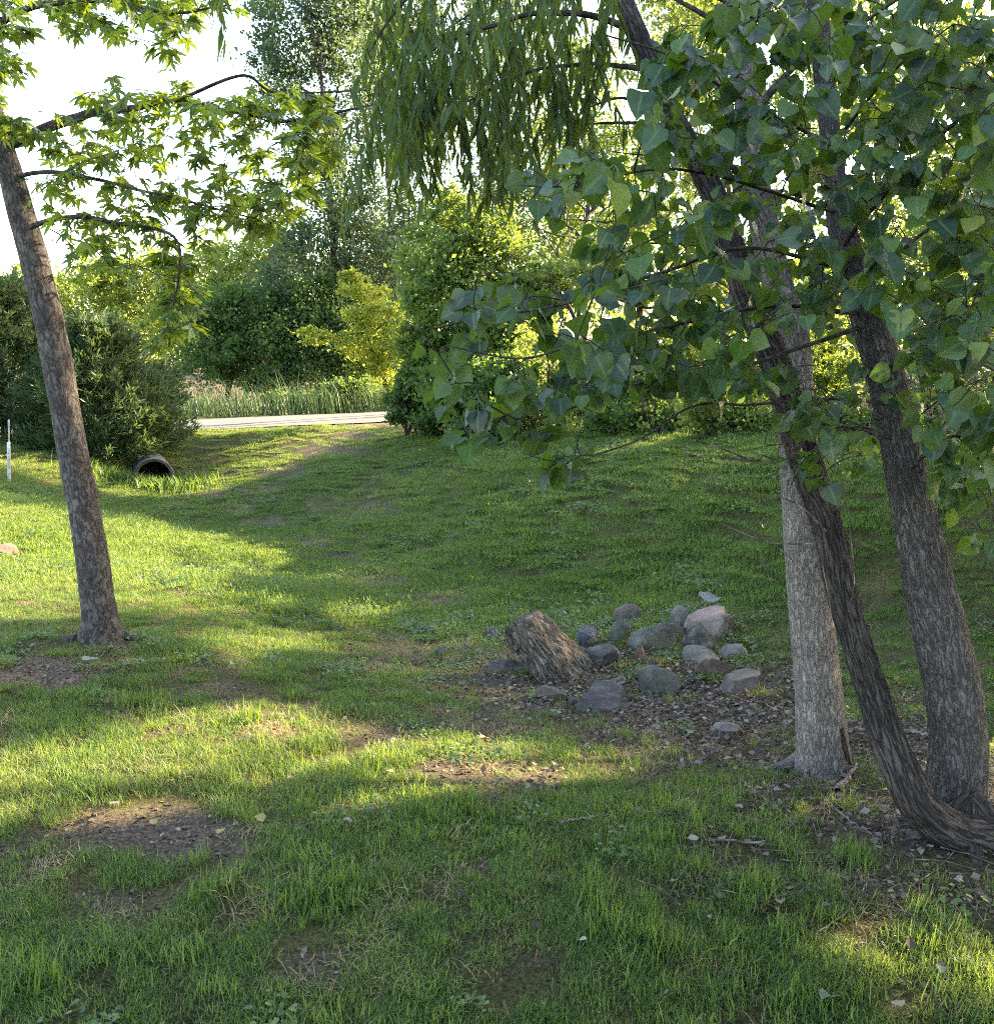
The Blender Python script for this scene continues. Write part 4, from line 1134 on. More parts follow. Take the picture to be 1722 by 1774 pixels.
bg_tree('broadleaf_tree', gpt(800, 18.4), lobes_px([(800, 375, 55, 45, 18.7), (745, 455, 60, 60, 18.5), (855, 435, 65, 60, 18.4), (925, 510, 60, 55, 18), (790, 525, 90, 75, 18), (875, 575, 90, 75, 17.8), (765, 620, 70, 55, 17.8), (830, 665, 100, 55, 17.5)]), 34000, 0.09, L_MID, 'big rounded green tree at picture centre, right of the road end', tr=0.14, clump_r=0.24, do_carve=False)
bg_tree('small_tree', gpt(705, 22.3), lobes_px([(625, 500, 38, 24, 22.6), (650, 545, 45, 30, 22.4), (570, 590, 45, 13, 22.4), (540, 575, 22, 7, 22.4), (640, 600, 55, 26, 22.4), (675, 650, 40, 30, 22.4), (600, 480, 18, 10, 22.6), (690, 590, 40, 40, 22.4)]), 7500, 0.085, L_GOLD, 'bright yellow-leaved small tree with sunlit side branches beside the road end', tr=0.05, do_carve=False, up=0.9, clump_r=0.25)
bg_tree('shrub', gpt(715, 18.3), lobes_px([(715, 690, 40, 38, 18.3), (750, 670, 50, 60, 18.3), (715, 728, 42, 22, 18), (770, 730, 50, 30, 17.6)]), 8000, 0.09, L_DARK, 'dark green shrub at the top of the bank where the road disappears', 'shrub', tr=0.04, stems=3, do_carve=False)
bg_tree('shrub', gpt(810, 16.5), lobes_px([(800, 690, 60, 55, 16.5), (860, 680, 70, 70, 16), (910, 720, 55, 40, 15), (850, 745, 60, 25, 15.4)]), 11000, 0.085, L_DARK, 'dark shrub on the bank top behind the lowest cottonwood leaves', 'shrub', tr=0.04, stems=3, do_carve=False)

# junipers
def juniper(px, Y, top, bot, half, n, label, lean=0):
    base = gpt(px, Y)
    t = thing('juniper_tree', base, label, 'tree')
    k = Y / F
    zt = at(px, top, Y)[2]; zb = float(base[2]) + 0.05
    h = zt - zb; Rm = half * k
    ncl = n // 60
    z = rng.random(ncl) ** 1.15; a = rng.uniform(0, 2 * math.pi, ncl)
    prof = np.interp(z, [0, 0.12, 0.4, 0.75, 1], [0.75, 1.0, 0.85, 0.42, 0.05]) * (0.35 + 1.25 * vnoise(a * 1.6, z * 7, 0.8, int(px) + 900))
    rr = Rm * prof * (0.45 + 0.55 * rng.random(ncl) ** 0.6)
    C = np.stack([base[0] + rr * np.cos(a) + lean * z, base[1] + rr * np.sin(a), zb + z * h], -1)
    O = norm(np.stack([np.cos(a), np.sin(a), np.full(ncl, 0.75)], -1) + rng.normal(0, .3, (ncl, 3)))
    w = rng.integers(0, ncl, n)
    s = rng.random(n)
    P = C[w] + O[w] * (s * 0.6)[:, None] + rng.normal(0, 0.075, (n, 3)) * (1.2 - s)[:, None]
    D = O[w] + rng.normal(0, 0.45, (n, 3)); N = rng.normal(0, 1, (n, 3))
    pt = Part(); join_leaves(pt, 'spray', P, D, N, 0.15 * rng.uniform(0.6, 1.3, n), np.clip(0.6 * rng.random(ncl)[w] + 0.4 * rng.random(n), 0, .999))
    o = pt.build('crown', L_JUN, t, False); o['kind'] = 'stuff'
    pt = Part(); V, Fc, b = tube(spline(np.array([base - [0, 0, .1], base + [0.05, 0, h * 0.5], [base[0] + lean, base[1], zt - 0.15]]), 16), np.linspace(0.09, 0.01, 16), 7, 0.1); pt.add(V, Fc, bark=b); pt.build('trunk', TWIG, t)
juniper(182, 18.9, 580, 800, 98, 34000, 'bushy dark juniper above the culvert, right of the maple trunk')
juniper(20, 19.5, 512, 790, 105, 34000, 'taller dark juniper at left edge, left of the maple trunk')
juniper(-120, 18.5, 540, 800, 110, 9000, 'dark juniper cut off by the left edge of the picture')
juniper(268, 20.0, 660, 760, 30, 6000, 'low juniper bush tucked behind the right side of the bushy juniper')

# woods on the bank to the right
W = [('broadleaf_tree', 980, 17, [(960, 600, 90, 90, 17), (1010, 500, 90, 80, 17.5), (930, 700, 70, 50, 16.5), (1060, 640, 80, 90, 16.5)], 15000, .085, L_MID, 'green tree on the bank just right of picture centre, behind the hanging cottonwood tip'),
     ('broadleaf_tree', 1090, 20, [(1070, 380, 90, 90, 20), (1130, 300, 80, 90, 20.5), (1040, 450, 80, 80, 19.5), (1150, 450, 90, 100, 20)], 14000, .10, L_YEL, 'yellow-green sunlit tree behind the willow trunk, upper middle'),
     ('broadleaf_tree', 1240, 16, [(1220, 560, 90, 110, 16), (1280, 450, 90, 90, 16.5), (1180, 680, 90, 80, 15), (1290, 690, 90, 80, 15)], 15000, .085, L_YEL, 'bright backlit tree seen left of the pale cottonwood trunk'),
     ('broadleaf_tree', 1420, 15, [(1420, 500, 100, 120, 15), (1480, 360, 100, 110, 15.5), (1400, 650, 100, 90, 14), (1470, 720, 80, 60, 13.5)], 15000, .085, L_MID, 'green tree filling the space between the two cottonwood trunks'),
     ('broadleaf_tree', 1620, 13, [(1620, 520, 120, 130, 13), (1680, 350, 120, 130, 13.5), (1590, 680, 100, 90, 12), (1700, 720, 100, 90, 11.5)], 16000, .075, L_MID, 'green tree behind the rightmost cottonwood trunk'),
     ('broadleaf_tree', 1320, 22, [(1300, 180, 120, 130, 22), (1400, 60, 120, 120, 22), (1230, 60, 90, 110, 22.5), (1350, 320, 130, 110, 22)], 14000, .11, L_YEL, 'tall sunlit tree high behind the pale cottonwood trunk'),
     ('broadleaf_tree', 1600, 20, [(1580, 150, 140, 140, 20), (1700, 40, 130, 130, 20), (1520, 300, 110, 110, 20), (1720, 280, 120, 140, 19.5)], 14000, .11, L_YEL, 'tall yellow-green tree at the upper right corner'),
     ('broadleaf_tree', 1850, 12, [(1860, 300, 130, 200, 12), (1850, 600, 130, 160, 11.5), (1900, 50, 150, 200, 12)], 12000, .085, L_MID, 'green tree cut by the right edge of the picture'),
     ('shrub', 1120, 13.5, [(1110, 725, 70, 50, 13.5), (1180, 735, 70, 45, 13), (1050, 725, 50, 45, 14)], 9000, .065, L_DARK, 'low dark shrub along the bank top, left of the pale cottonwood trunk'),
     ('shrub', 1300, 12, [(1290, 745, 70, 55, 12), (1360, 750, 60, 55, 11.5)], 8000, .06, L_MID, 'low green shrub on the bank top directly left of the pale cottonwood trunk'),
     ('shrub', 1480, 11, [(1470, 765, 70, 60, 11), (1540, 765, 60, 70, 10.5)], 8000, .06, L_DARK, 'dark shrub between the two cottonwood trunks at the top of the bank'),
     ('shrub', 1690, 9.5, [(1690, 780, 90, 80, 9.5), (1780, 770, 80, 90, 9)], 8000, .055, L_DARK, 'dark shrub at right edge behind the rightmost cottonwood trunk')]
W += [('poplar_tree', 870, 40, [(860, 180, 80, 110, 40), (900, 300, 90, 80, 40), (840, 380, 90, 70, 40), (880, 60, 70, 90, 40)], 15000, .16, L_GREY, 'hazy grey-green poplar beyond the road, behind the right half of the willow leaves'),
      ('poplar_tree', 1010, 36, [(1000, 200, 80, 110, 36), (1040, 320, 90, 90, 36), (980, 400, 90, 80, 36), (1040, 80, 80, 100, 36)], 15000, .15, L_MID, 'tall green poplar far behind, left of the willow trunk'),
      ('broadleaf_tree', 930, 27, [(900, 400, 70, 70, 27), (960, 340, 80, 80, 27), (1010, 420, 80, 90, 27), (930, 480, 100, 80, 26.5), (1040, 300, 70, 80, 27)], 15000, .125, L_MID, 'green tree behind the rounded one at centre, below the willow leaves'),
      ('broadleaf_tree', 1180, 28, [(1120, 230, 90, 110, 28), (1200, 120, 100, 110, 28), (1240, 260, 100, 120, 28), (1160, 380, 110, 110, 27.5), (1180, 0, 80, 100, 28)], 17000, .14, L_YEL, 'tall pale green tree far behind the willow trunk'),
      ('broadleaf_tree', 1500, 27, [(1440, 200, 110, 130, 27), (1540, 80, 120, 120, 27), (1650, 180, 120, 140, 27), (1480, 360, 120, 110, 27), (1620, 380, 130, 120, 27), (1500, -60, 120, 110, 27)], 19000, .14, L_MID, 'tall green tree deepest in the wood at upper right'),
      ('broadleaf_tree', 1760, 25, [(1740, 200, 120, 150, 25), (1820, 40, 120, 150, 25), (1760, 420, 130, 120, 25)], 12000, .13, L_YEL, 'yellow-green tree deep in the wood at the right edge')]
for (nm, px, Y, lb, n, sz, mt, lab) in W:
    bg_tree(nm, gpt(px, Y), lobes_px(lb), n, sz, mt, lab, 'shrub' if nm == 'shrub' else 'tree', tr=0.04 if nm == 'shrub' else 0.11, stems=3 if nm == 'shrub' else 1, bark=TWIG)

# poplar suckers with bright heart-shaped leaves on the bank
def sapling(px, Y, lst, n, label):
    base = gpt(px, Y); t = thing('poplar_sapling', base, label, 'sapling')
    P, D, N, sz, rnd = crown_leaves(lobes_px(lst), n, 0.05, 0.2, 0.25, 0.2, 0.8)
    ok = P[:, 2] > ground_z(P[:, 0], P[:, 1]) + 0.05
    pt = Part(); join_leaves(pt, 'cottonwood', P[ok], D[ok], N[ok], sz[ok], rnd[ok]); o = pt.build('foliage', L_YEL, t); o['kind'] = 'stuff'
    pt = Part()
    for l in lobes_px(lst):
        for _ in range(3):
            e = np.array(l[:3]) + rng.normal(0, .35, 3) * np.array(l[3:6])
            V, Fc, b = tube(spline(np.array([base - [0, 0, .05], base * .5 + e * .5 + [0, 0, .15], e]), 12), np.linspace(.014, .003, 12), 5); pt.add(V, Fc, bark=b)
    pt.build('stems', TWIG, t)
sapling(970, 14.6, [(960, 640, 60, 50, 14.6), (1000, 720, 50, 40, 14.4), (930, 580, 50, 50, 14.8)], 800, 'light green poplar sapling behind the hanging leaves, right of centre')
sapling(1130, 12.8, [(1130, 690, 60, 60, 12.8), (1160, 770, 50, 25, 12.6), (1090, 600, 50, 60, 13)], 700, 'light green poplar sapling at the bank top above the rock pile')
sapling(1230, 11.8, [(1230, 710, 50, 55, 11.8), (1270, 640, 50, 50, 12), (1220, 790, 40, 20, 11.6)], 650, 'light green poplar sapling close to the pale cottonwood trunk')
sapling(1670, 8.8, [(1670, 700, 60, 60, 8.8), (1640, 800, 50, 40, 8.6), (1720, 780, 50, 60, 8.6)], 420, 'light green poplar sapling at right edge beside the rightmost trunk')

# brown brush of dead twigs
brush = thing('brushwood', gpt(1650, 9), 'tangle of bare brown twigs behind the rightmost cottonwood trunk', 'brushwood')
pt = Part()
for k in range(150):
    a = at(rng.normal(1640, 50), rng.normal(640, 60), rng.uniform(8.2, 9.6)); d = norm(rng.normal(0, 1, 3) * [1, .6, .7]); e = a + d * rng.uniform(0.3, 1.2)
    add_tubes(pt, [(spline(np.array([a, (a + e) / 2 + rng.normal(0, .06, 3), e]), 7), np.linspace(.006, .002, 7))], 4)
for k in range(8):
    b0 = gpt(rng.normal(1650, 40), rng.uniform(8.4, 9.4)); e = at(rng.normal(1640, 60), rng.normal(600, 30), b0[1])
    add_tubes(pt, [(spline(np.array([b0, (b0 + e) / 2 + rng.normal(0, .1, 3), e]), 10), np.linspace(.012, .004, 10))], 5)
pt.build('twigs', DEAD, brush)['kind'] = 'stuff'

# trees outside the frame to the right, whose crowns shade the lawn
SH = [((7.0, 3.5), 8.0, 'leafy shade tree outside the frame, right of the camera'), ((8.5, 7.5), 9.5, 'shade tree outside the frame, beyond the right edge'), ((11.5, 1.5), 9.5, 'shade tree outside the frame, further right of the camera'),
      ((12.5, 11.0), 11.0, 'shade tree outside the frame on the bank to the right'), ((15.5, 5.0), 11.0, 'tall shade tree outside the frame, deep in the right-hand wood'), ((16.0, 15.0), 12.0, 'tall shade tree outside the frame, in the right-hand wood near the road'), ((6.5, -1.0), 7.5, 'shade tree outside the frame, behind and right of the camera')]
for (xy, h, lab) in SH:
    b0 = np.array([xy[0], xy[1], float(ground_z(*xy))])
    lb = [(b0[0] + rng.normal(0, 1.0), b0[1] + rng.normal(0, 1.0), b0[2] + h * z, h * .26, h * .26, h * .2) for z in (0.3, 0.45, 0.6, 0.78, 0.5)]
    bg_tree('shade_tree', b0, lb, 11000, 0.17, L_MID, lab, tr=0.16, group='shade trees beyond the right edge', bark=BARK_C)

# ------------------------------------------------------------------ tall grass and weeds
def tall_patch(name, label, pts, hmin, hmax, mat, w=0.02, cat='tall grass'):
    pt = Part()
    for (x, y) in pts:
        h = rng.uniform(hmin, hmax) * (0.5 + 0.9 * float(vnoise(np.array([x]), np.array([y]), 0.9, 81)[0])); a = rng.uniform(0, 2 * math.pi); z = float(ground_z(x, y)) - 0.02; ln = rng.uniform(0.15, 1.0) * h
        b0 = np.array([x, y, z]); d = np.array([math.cos(a), math.sin(a), 0]); s = np.array([-d[1], d[0], 0]) * w * rng.uniform(.6, 1.2)
        q = [b0 - s, b0 + s, b0 + d * ln * .3 + [0, 0, h * .6] + s * .7, b0 + d * ln * .3 + [0, 0, h * .6] - s * .7, b0 + d * ln + [0, 0, h]]
        pt.add(np.array(q), [np.array([[0, 1, 2], [0, 2, 3], [3, 2, 4]])], rnd=np.full(5, rng.random()))
    o = pt.build(name, mat, None, False); tag(o, label, cat, kind='stuff')
pp = []
while len(pp) < 9000:
    u_, v_ = rng.uniform(8, 30), rng.uniform(ROADW + 0.3, ROADW + 3.0)
    q = RA + RDIR * u_ + RN * v_
    pp.append((q[0], q[1]))
tall_patch('tall_grass', 'tall rank grass along the far verge of the road', pp, 0.35, 1.1, L_TALL, 0.010)
cul = hit(268, 845)
pp = [(cul[0] + rng.normal(-0.1, .45), cul[1] - 0.25 + rng.normal(0, .22)) for _ in range(900)] + [(cul[0] + rng.normal(0.55, .2), cul[1] + .3 + rng.normal(0, .25)) for _ in range(160)] + [(cul[0] - rng.uniform(.4, 1.6), cul[1] + rng.normal(-.1, .3)) for _ in range(260)]
tall_patch('weeds', 'rank weeds growing round the mouth of the culvert', pp, 0.10, 0.34, L_DARK, 0.016, 'weeds')

# ------------------------------------------------------------------ culvert
ct = thing('culvert_pipe', cul, 'round grey culvert pipe end below the juniper, half hidden by weeds', 'culvert')
cc = at(268, 828, cul[1] + .1)
ax = norm(np.array([-0.37, 0.93, -0.02])); sd_ = norm(np.cross(ax, [0, 0, 1])); upv = np.cross(sd_, ax)
ns, nl = 40, 50
V, Fq = [], []
for shell, rr in ((0, 0.345), (1, 0.30)):
    for k in range(nl):
        L = k * 0.035; r_ = rr + 0.010 * math.sin(k * 2.1)
        for q in range(ns):
            an = 2 * math.pi * q / ns
            V.append(cc + ax * L + sd_ * r_ * math.cos(an) + upv * r_ * math.sin(an))
    for k in range(nl - 1):
        for q in range(ns):
            a, b_ = shell * ns * nl + k * ns + q, shell * ns * nl + k * ns + (q + 1) % ns
            Fq.append([a, b_, b_ + ns, a + ns])
for q in range(ns):
    a, b_ = q, (q + 1) % ns
    Fq.append([a, b_, b_ + ns * nl, a + ns * nl])
pt = Part(); pt.add(np.array(V), [np.array(Fq)]); pt.build('pipe', plain_mat('weathered_steel', (0.10, 0.088, 0.08), 0.8, 0.0, 0.5, 9), ct)
# near-black disc added deep in the pipe so its inside looks dark
V = [cc + ax * 1.6] + [cc + ax * 1.6 + sd_ * .31 * math.cos(2 * math.pi * q / 20) + upv * .31 * math.sin(2 * math.pi * q / 20) for q in range(20)]
pt = Part(); pt.add(np.array(V), [np.array([[0, 1 + q, 1 + (q + 1) % 20] for q in range(20)])]); pt.build('dark_end_disc', plain_mat('pipe_inside_dark', (0.02, 0.017, 0.014), 0.9), ct)

# ------------------------------------------------------------------ marker post
mp_ = hit(16, 836)
ps = thing('marker_post', mp_, 'thin white marker post standing at the left edge of the lawn', 'post')
for nm, y0, y1, w in (('sleeve', 838, 766, 5.5), ('rod', 770, 727, 2.8)):
    a, b_ = at(16, y0, mp_[1]), at(15, y1, mp_[1])
    V, Fc, bk = tube(spline(np.array([a, b_]), 6), w * mp_[1] / F / 2, 12); pt = Part(); pt.add(V, Fc); pt.build(nm, plain_mat('post_' + nm, (0.42, 0.40, 0.38) if nm == 'sleeve' else (0.30, 0.28, 0.27), 0.6, 0, 0.6, 30), ps)

# ------------------------------------------------------------------ rocks
import bmesh
ROCKS = []
def rock(px, py, w, h, mat, label, ang=0.5, seed=0, rot=0.0, sink=0.25, depth=0.85, name='rock'):
    """px, py: middle of the rock; w, h in photograph pixels; ang: 0 rounded, 1 angular"""
    g_ = hit(px, py + h * 0.42); Y = g_[1] + w * g_[1] / F * 0.25
    k = Y / F
    bm = bmesh.new(); bmesh.ops.create_icosphere(bm, subdivisions=4, radius=1)
    rs = np.random.default_rng(1000 + seed)
    V = np.array([v.co[:] for v in bm.verts])
    ang = min(1.0, ang + 0.25)
    planes = [(norm(rs.normal(0, 1, 3) * [1, 1, .8]), rs.uniform(0.42, 0.82)) for _ in range(int(6 + 9 * ang))]
    r_ = 1 + 0.42 * (fbm(V[:, 0] + 7, V[:, 1] + 7, 1.1, seed, V[:, 2] + 7) - 0.5) * 2
    V = V * r_[:, None]
    for n_, d_ in planes:
        q = V @ n_
        ov = np.maximum(0, q - d_)
        V = V - n_[None] * (ov * min(1, 0.35 + 0.8 * ang))[:, None]
    V = V * (1 + (0.12 + 0.14 * ang) * (fbm(V[:, 0] * 2 + 3, V[:, 1] * 2 + 3, 1.0, seed + 3, V[:, 2] * 2 + 3) - 0.5) + 0.07 * (fbm(V[:, 0] * 7 + 3, V[:, 1] * 7 + 3, 1.0, seed + 4, V[:, 2] * 7 + 3) - 0.5))[:, None]
    V = V / np.abs(V).max(0)
    c_, s_ = math.cos(rot), math.sin(rot)
    V = V * np.array([w * k / 2, w * k / 2 * depth, h * k / 2 * 1.4])
    V = np.stack([V[:, 0] * c_ - V[:, 2] * s_, V[:, 1], V[:, 0] * s_ + V[:, 2] * c_], -1)
    for v, co in zip(bm.verts, V): v.co = co
    me = bpy.data.meshes.new(name); bm.to_mesh(me); bm.free()
    me.polygons.foreach_set('use_smooth', np.ones(len(me.polygons), bool))
    if ang > 0.3: me.set_sharp_from_angle(angle=R(22))
    o = link(name, me, None, mat)
    c = at(px, py + h * 0.22, Y); o.location = c
    tag(o, label, 'rock')
    KEEP_OFF.append((c[0], c[1], w * k * 0.36)); ROCKS.append((c[0], c[1], w * k * 0.5))
    return o
R_PINK = rock_mat('pink_granite', (0.099, 0.069, 0.056), (0.167, 0.116, 0.095), (0.223, 0.161, 0.132), 6)
R_GREY = rock_mat('grey_granite', (0.056, 0.046, 0.038), (0.110, 0.093, 0.078), (0.176, 0.151, 0.128), 8)
R_BROWN = rock_mat('brown_fieldstone', (0.052, 0.039, 0.031), (0.096, 0.071, 0.056), (0.136, 0.105, 0.081), 6)
R_GREEN = rock_mat('greenish_basalt', (0.029, 0.030, 0.022), (0.065, 0.063, 0.048), (0.116, 0.108, 0.084), 10)
R_BLUE = rock_mat('blue_slate', (0.034, 0.038, 0.044), (0.057, 0.062, 0.070), (0.086, 0.090, 0.098), 8)
R_SLATE = rock_mat('purple_slate', (0.036, 0.028, 0.026), (0.079, 0.063, 0.058), (0.129, 0.106, 0.095), 7, strata=5)
R_RED = rock_mat('rusty_rock', (0.037, 0.021, 0.016), (0.081, 0.046, 0.035), (0.124, 0.078, 0.059), 9)
R_MOTT = rock_mat('mottled_rock', (0.025, 0.022, 0.020), (0.074, 0.067, 0.058), (0.211, 0.191, 0.165), 14)
R_TAN = rock_mat('tan_rock', (0.105, 0.075, 0.053), (0.161, 0.120, 0.087), (0.205, 0.155, 0.118), 6)
RK = [(1228, 1078, 78, 58, R_PINK, 'large pink boulder with rounded top, at the right of the rock pile', .35, 1, .0), (1211, 1107, 58, 52, R_MOTT, 'black and white mottled rock leaning on the pink boulder', .55, 2, .1), (1179, 1067, 42, 40, R_GREY, 'smooth grey rounded rock left of the pink boulder', .1, 3, .15),
      (1092, 1063, 50, 32, R_BROWN, 'rounded brown rock at the back left of the pile', .1, 4, .1), (1072, 1094, 34, 40, R_GREEN, 'dark round rock below the rounded brown one', .2, 5, 0), (1124, 1106, 86, 50, R_GREEN, 'long greenish block with pale streaks in the middle of the pile', .45, 6, 0), (1166, 1092, 42, 26, R_GREY, 'small grey rock between the green block and the boulder', .4, 7, 0),
      (1208, 1137, 64, 30, R_GREY, 'low oval grey rock in front of the mottled rock', .1, 8, .05), (1268, 1127, 44, 34, R_GREY, 'rounded grey rock at the right end of the pile', .15, 9, 0), (1237, 1157, 54, 36, R_RED, 'red-brown rock in front of the oval grey one', .5, 10, -.15), (1273, 1184, 66, 46, R_BROWN, 'brown blocky rock nearest to the pale trunk', .7, 11, -.1),
      (1020, 1103, 38, 32, R_BLUE, 'small blue-grey rock right of the leaning stump', .5, 12, .1), (1034, 1134, 62, 46, R_SLATE, 'layered slate rock below the blue-grey one', .85, 13, -.2), (1105, 1135, 38, 28, R_RED, 'small rusty red pointed rock in the pile centre', .9, 14, 0), (855, 1097, 50, 22, R_SLATE, 'flat pinkish slab left of the leaning stump', .8, 15, 0),
      (873, 1149, 54, 32, R_SLATE, 'dark jagged slate at the foot of the leaning stump', .95, 16, .1), (767, 1129, 22, 20, R_GREY, 'small lone grey stone in the grass left of the pile', .3, 17, 0), (808, 1119, 16, 13, R_GREY, 'pebble-sized stone between lone stone and leaning stump', .3, 18, 0), (1042, 1207, 82, 54, R_SLATE, 'pointed purple-grey rock at the front of the litter', .95, 19, -.15),
      (993, 1218, 30, 22, R_SLATE, 'small purple rock left of the pointed one', .7, 20, 0), (953, 1202, 50, 26, R_BROWN, 'low tan-brown rock in the leaf litter front left', .6, 21, 0), (1150, 1188, 92, 46, R_GREEN, 'mossy dark slab sloping right in the litter', .8, 22, -.35), (1066, 1180, 36, 16, R_GREY, 'flat pale grey stone behind the pointed purple rock', .6, 23, 0),
      (1181, 1264, 18, 16, R_BROWN, 'small brown stone left of the sawn stump', .4, 24, 0), (4, 954, 40, 24, R_BROWN, 'tan-brown rock in the sunlit lawn at left edge', .3, 25, -.2), (1250, 1082, 50, 44, R_BROWN, 'brown rock half hidden behind the pink boulder', .3, 26, 0), (1130, 1150, 26, 18, R_RED, 'small reddish rock just right of the rusty pointed one', .8, 27, 0), (940, 1160, 40, 18, R_BROWN, 'low brown stone under the leaning stump', .6, 28, 0)]
for q in RK: rock(q[0], q[1], q[2] * 1.24, q[3] * 1.22, q[4], q[5], q[6], q[7], q[8])
SHORT = {1: 'large pink boulder', 2: 'mottled rock', 3: 'smooth grey rounded rock', 4: 'rounded brown rock', 5: 'dark round rock', 6: 'long greenish block', 8: 'low oval grey rock', 9: 'grey rock at the right end', 10: 'red-brown rock', 11: 'brown blocky rock', 12: 'blue-grey rock', 13: 'layered slate rock', 14: 'rusty red pointed rock', 15: 'flat pinkish slab', 16: 'dark jagged slate', 19: 'pointed purple-grey rock', 21: 'low tan-brown rock', 22: 'mossy dark slab'}
used = set()
for k in range(40):
    px, py = rng.uniform(890, 1300), rng.uniform(1085, 1215)
    q = min((r_ for r_ in RK if r_[7] in SHORT), key=lambda r_: math.hypot(r_[0] - px, (r_[1] - py) * 1.6))
    dx, dy = px - q[0], (py - q[1]) * 1.6
    rel = ('just right of the ' if dx > 0 else 'just left of the ') if abs(dx) > abs(dy) else ('just in front of the ' if dy > 0 else 'just behind the ')
    mt, cn = [(R_BROWN, 'brown'), (R_SLATE, 'slate'), (R_GREY, 'grey'), (R_RED, 'reddish'), (R_GREEN, 'dark')][k % 5]
    lab = 'small %s stone %s%s' % (cn, rel, SHORT[q[7]])
    if rel + SHORT[q[7]] in used: continue
    used.add(rel + SHORT[q[7]])
    o = rock(px, py, rng.uniform(16, 34), rng.uniform(11, 22), mt, lab, rng.uniform(.3, 1), 60 + k, rng.uniform(-.3, .3), name='stone')
    o['group'] = 'small stones among the rock pile'

# leaning broken stump
g_ = hit(965, 1165)
st = thing('leaning_stump', g_, 'broken brown tree stump leaning left at the left of the rock pile', 'stump')
Yb = g_[1]
P = spline(np.array([at(985, 1195, Yb), at(960, 1155, Yb), at(930, 1112, Yb + .02), at(906, 1078, Yb + .03)]), 50)
rr = np.interp(np.linspace(0, 1, 50), [0, .3, .7, 1], np.array([66, 54, 41, 33]) * Yb / F)
STUMP = bark_mat('stump_wood', (0.036, 0.027, 0.021), (0.125, 0.095, 0.072), (0.25, 0.20, 0.155), 75, 0.16, 1.0, dist=0.012)
V, Fc, b = tube(P, rr, 64, 0.6, 14, 77, True, 0.12, 0.12)
pt = Part(); pt.add(V, Fc, bark=b); pt.build('bark', STUMP, st)
pt = Part()
for k in range(11):
    a = at(878 + k * 6, 1094 - 2.2 * k + 9 * rng.random(), Yb - .06 + .012 * k); e = a + np.array([-.03 + rng.normal(0, .012), rng.normal(0, .01), rng.uniform(.03, .095)])
    V, Fc, b = tube(spline(np.array([a + [.06, 0, -.09], a, e]), 9), np.linspace(.034, .004, 9), 8, .5, 20, k, True, .25); pt.add(V, Fc, bark=b)
pt.build('splintered_top', STUMP, st)
KEEP_OFF.append((g_[0], g_[1], .18))
# low sawn stump
g_ = hit(1262, 1282)
s2 = thing('sawn_stump', g_, 'low sawn-off stump with a flat pale top, front right of the rock pile', 'stump')
k = g_[1] / F
V, Fc, b = tube(np.array([g_ + [0, .05, -.06], g_ + [0, .05, .0], g_ + [0, .05, .035], g_ + [0, .05, .05]]), np.array([34, 30, 28, 27]) * k, 36, 0.35, 20, 5, False, 0.1); pt = Part(); pt.add(V, Fc, bark=b); pt.build('bark', STUMP, s2)
V, Fc, b = tube(np.array([g_ + [0, .05, .038], g_ + [0, .05, .046]]), np.array([28, 25.5]) * k, 36, 0.3, 20, 5, True); pt = Part(); pt.add(V, Fc, bark=b); pt.build('cut_face', rock_mat('cut_wood', (0.07, 0.05, 0.045), (0.12, 0.092, 0.082), (0.17, 0.135, 0.12), 22), s2)

# ------------------------------------------------------------------ fallen leaves, twigs, sticks
FALL = [(1232, 1046, 34, (0.145, 0.148, 0.136), 'pale bluish leaf lying on the lawn behind the pink boulder'), (1430, 1762, 34, (0.077, 0.104, 0.058), 'grey-green fallen leaf at the bottom edge of the lawn'), (602, 1447, 16, (0.218, 0.143, 0.099), 'small pinkish fallen leaf in the middle of the front lawn'),
        (633, 1156, 14, (0.193, 0.182, 0.136), 'small pale leaf on the lawn left of the rock pile'), (404, 1165, 12, (0.242, 0.225, 0.171), 'round whitish fallen leaf right of the maple foot'), (155, 1158, 24, (0.184, 0.165, 0.130), 'grey fallen leaf on the bare patch below the maple'), (266, 1452, 14, (0.266, 0.209, 0.068), 'yellow fallen leaf on the bare patch in front left'),
        (382, 1465, 16, (0.266, 0.182, 0.041), 'orange-yellow leaf right of the bare front patch'), (87, 1476, 15, (0.242, 0.165, 0.034), 'amber leaf left of the bare front patch'), (200, 1415, 20, (0.174, 0.134, 0.096), 'dry grey-brown leaf on top of the bare front patch'), (451, 1444, 18, (0.218, 0.182, 0.062), 'narrow yellowish leaf standing in the front lawn'), (838, 1296, 16, (0.203, 0.117, 0.075), 'pink-brown fallen leaf in front of the rock pile'),
        (965, 1247, 24, (0.063, 0.104, 0.048), 'green fallen leaf at the front of the litter'), (1010, 1660, 14, (0.242, 0.217, 0.153), 'pale leaf fragment low in the front lawn, right of centre'), (1200, 1478, 16, (0.218, 0.182, 0.136), 'pale dry leaf on the lawn in front of the pale trunk'), (1630, 1712, 22, (0.048, 0.078, 0.041), 'dark green leaf in the sunlit patch at lower right'), (1555, 1770, 22, (0.218, 0.165, 0.113), 'pale tan leaf at bottom right edge')]
for (px, py, w, c_, lab) in FALL:
    g_ = hit(px, py); s_ = w * g_[1] / F * 1.15
    v, f = LV['cottonwood'][int(px) % 9]
    me = mesh_np('fallen_leaf', (v - [0, 1.0, 0]) * s_, [f], True)
    o = link('fallen_leaf', me, None, leaf_mat('fallen_leaf_%d' % px, [(0, c_), (1, c_)], trans=c_, tf=0.15, rough=0.6)); attr(me, 'rnd', np.zeros(len(v)))
    o.location = g_ + np.array([0, 0, 0.05]); o.rotation_euler = (rng.uniform(.1, .5), rng.uniform(-.3, .3), rng.uniform(0, 6.28))
    tag(o, lab, 'leaf')

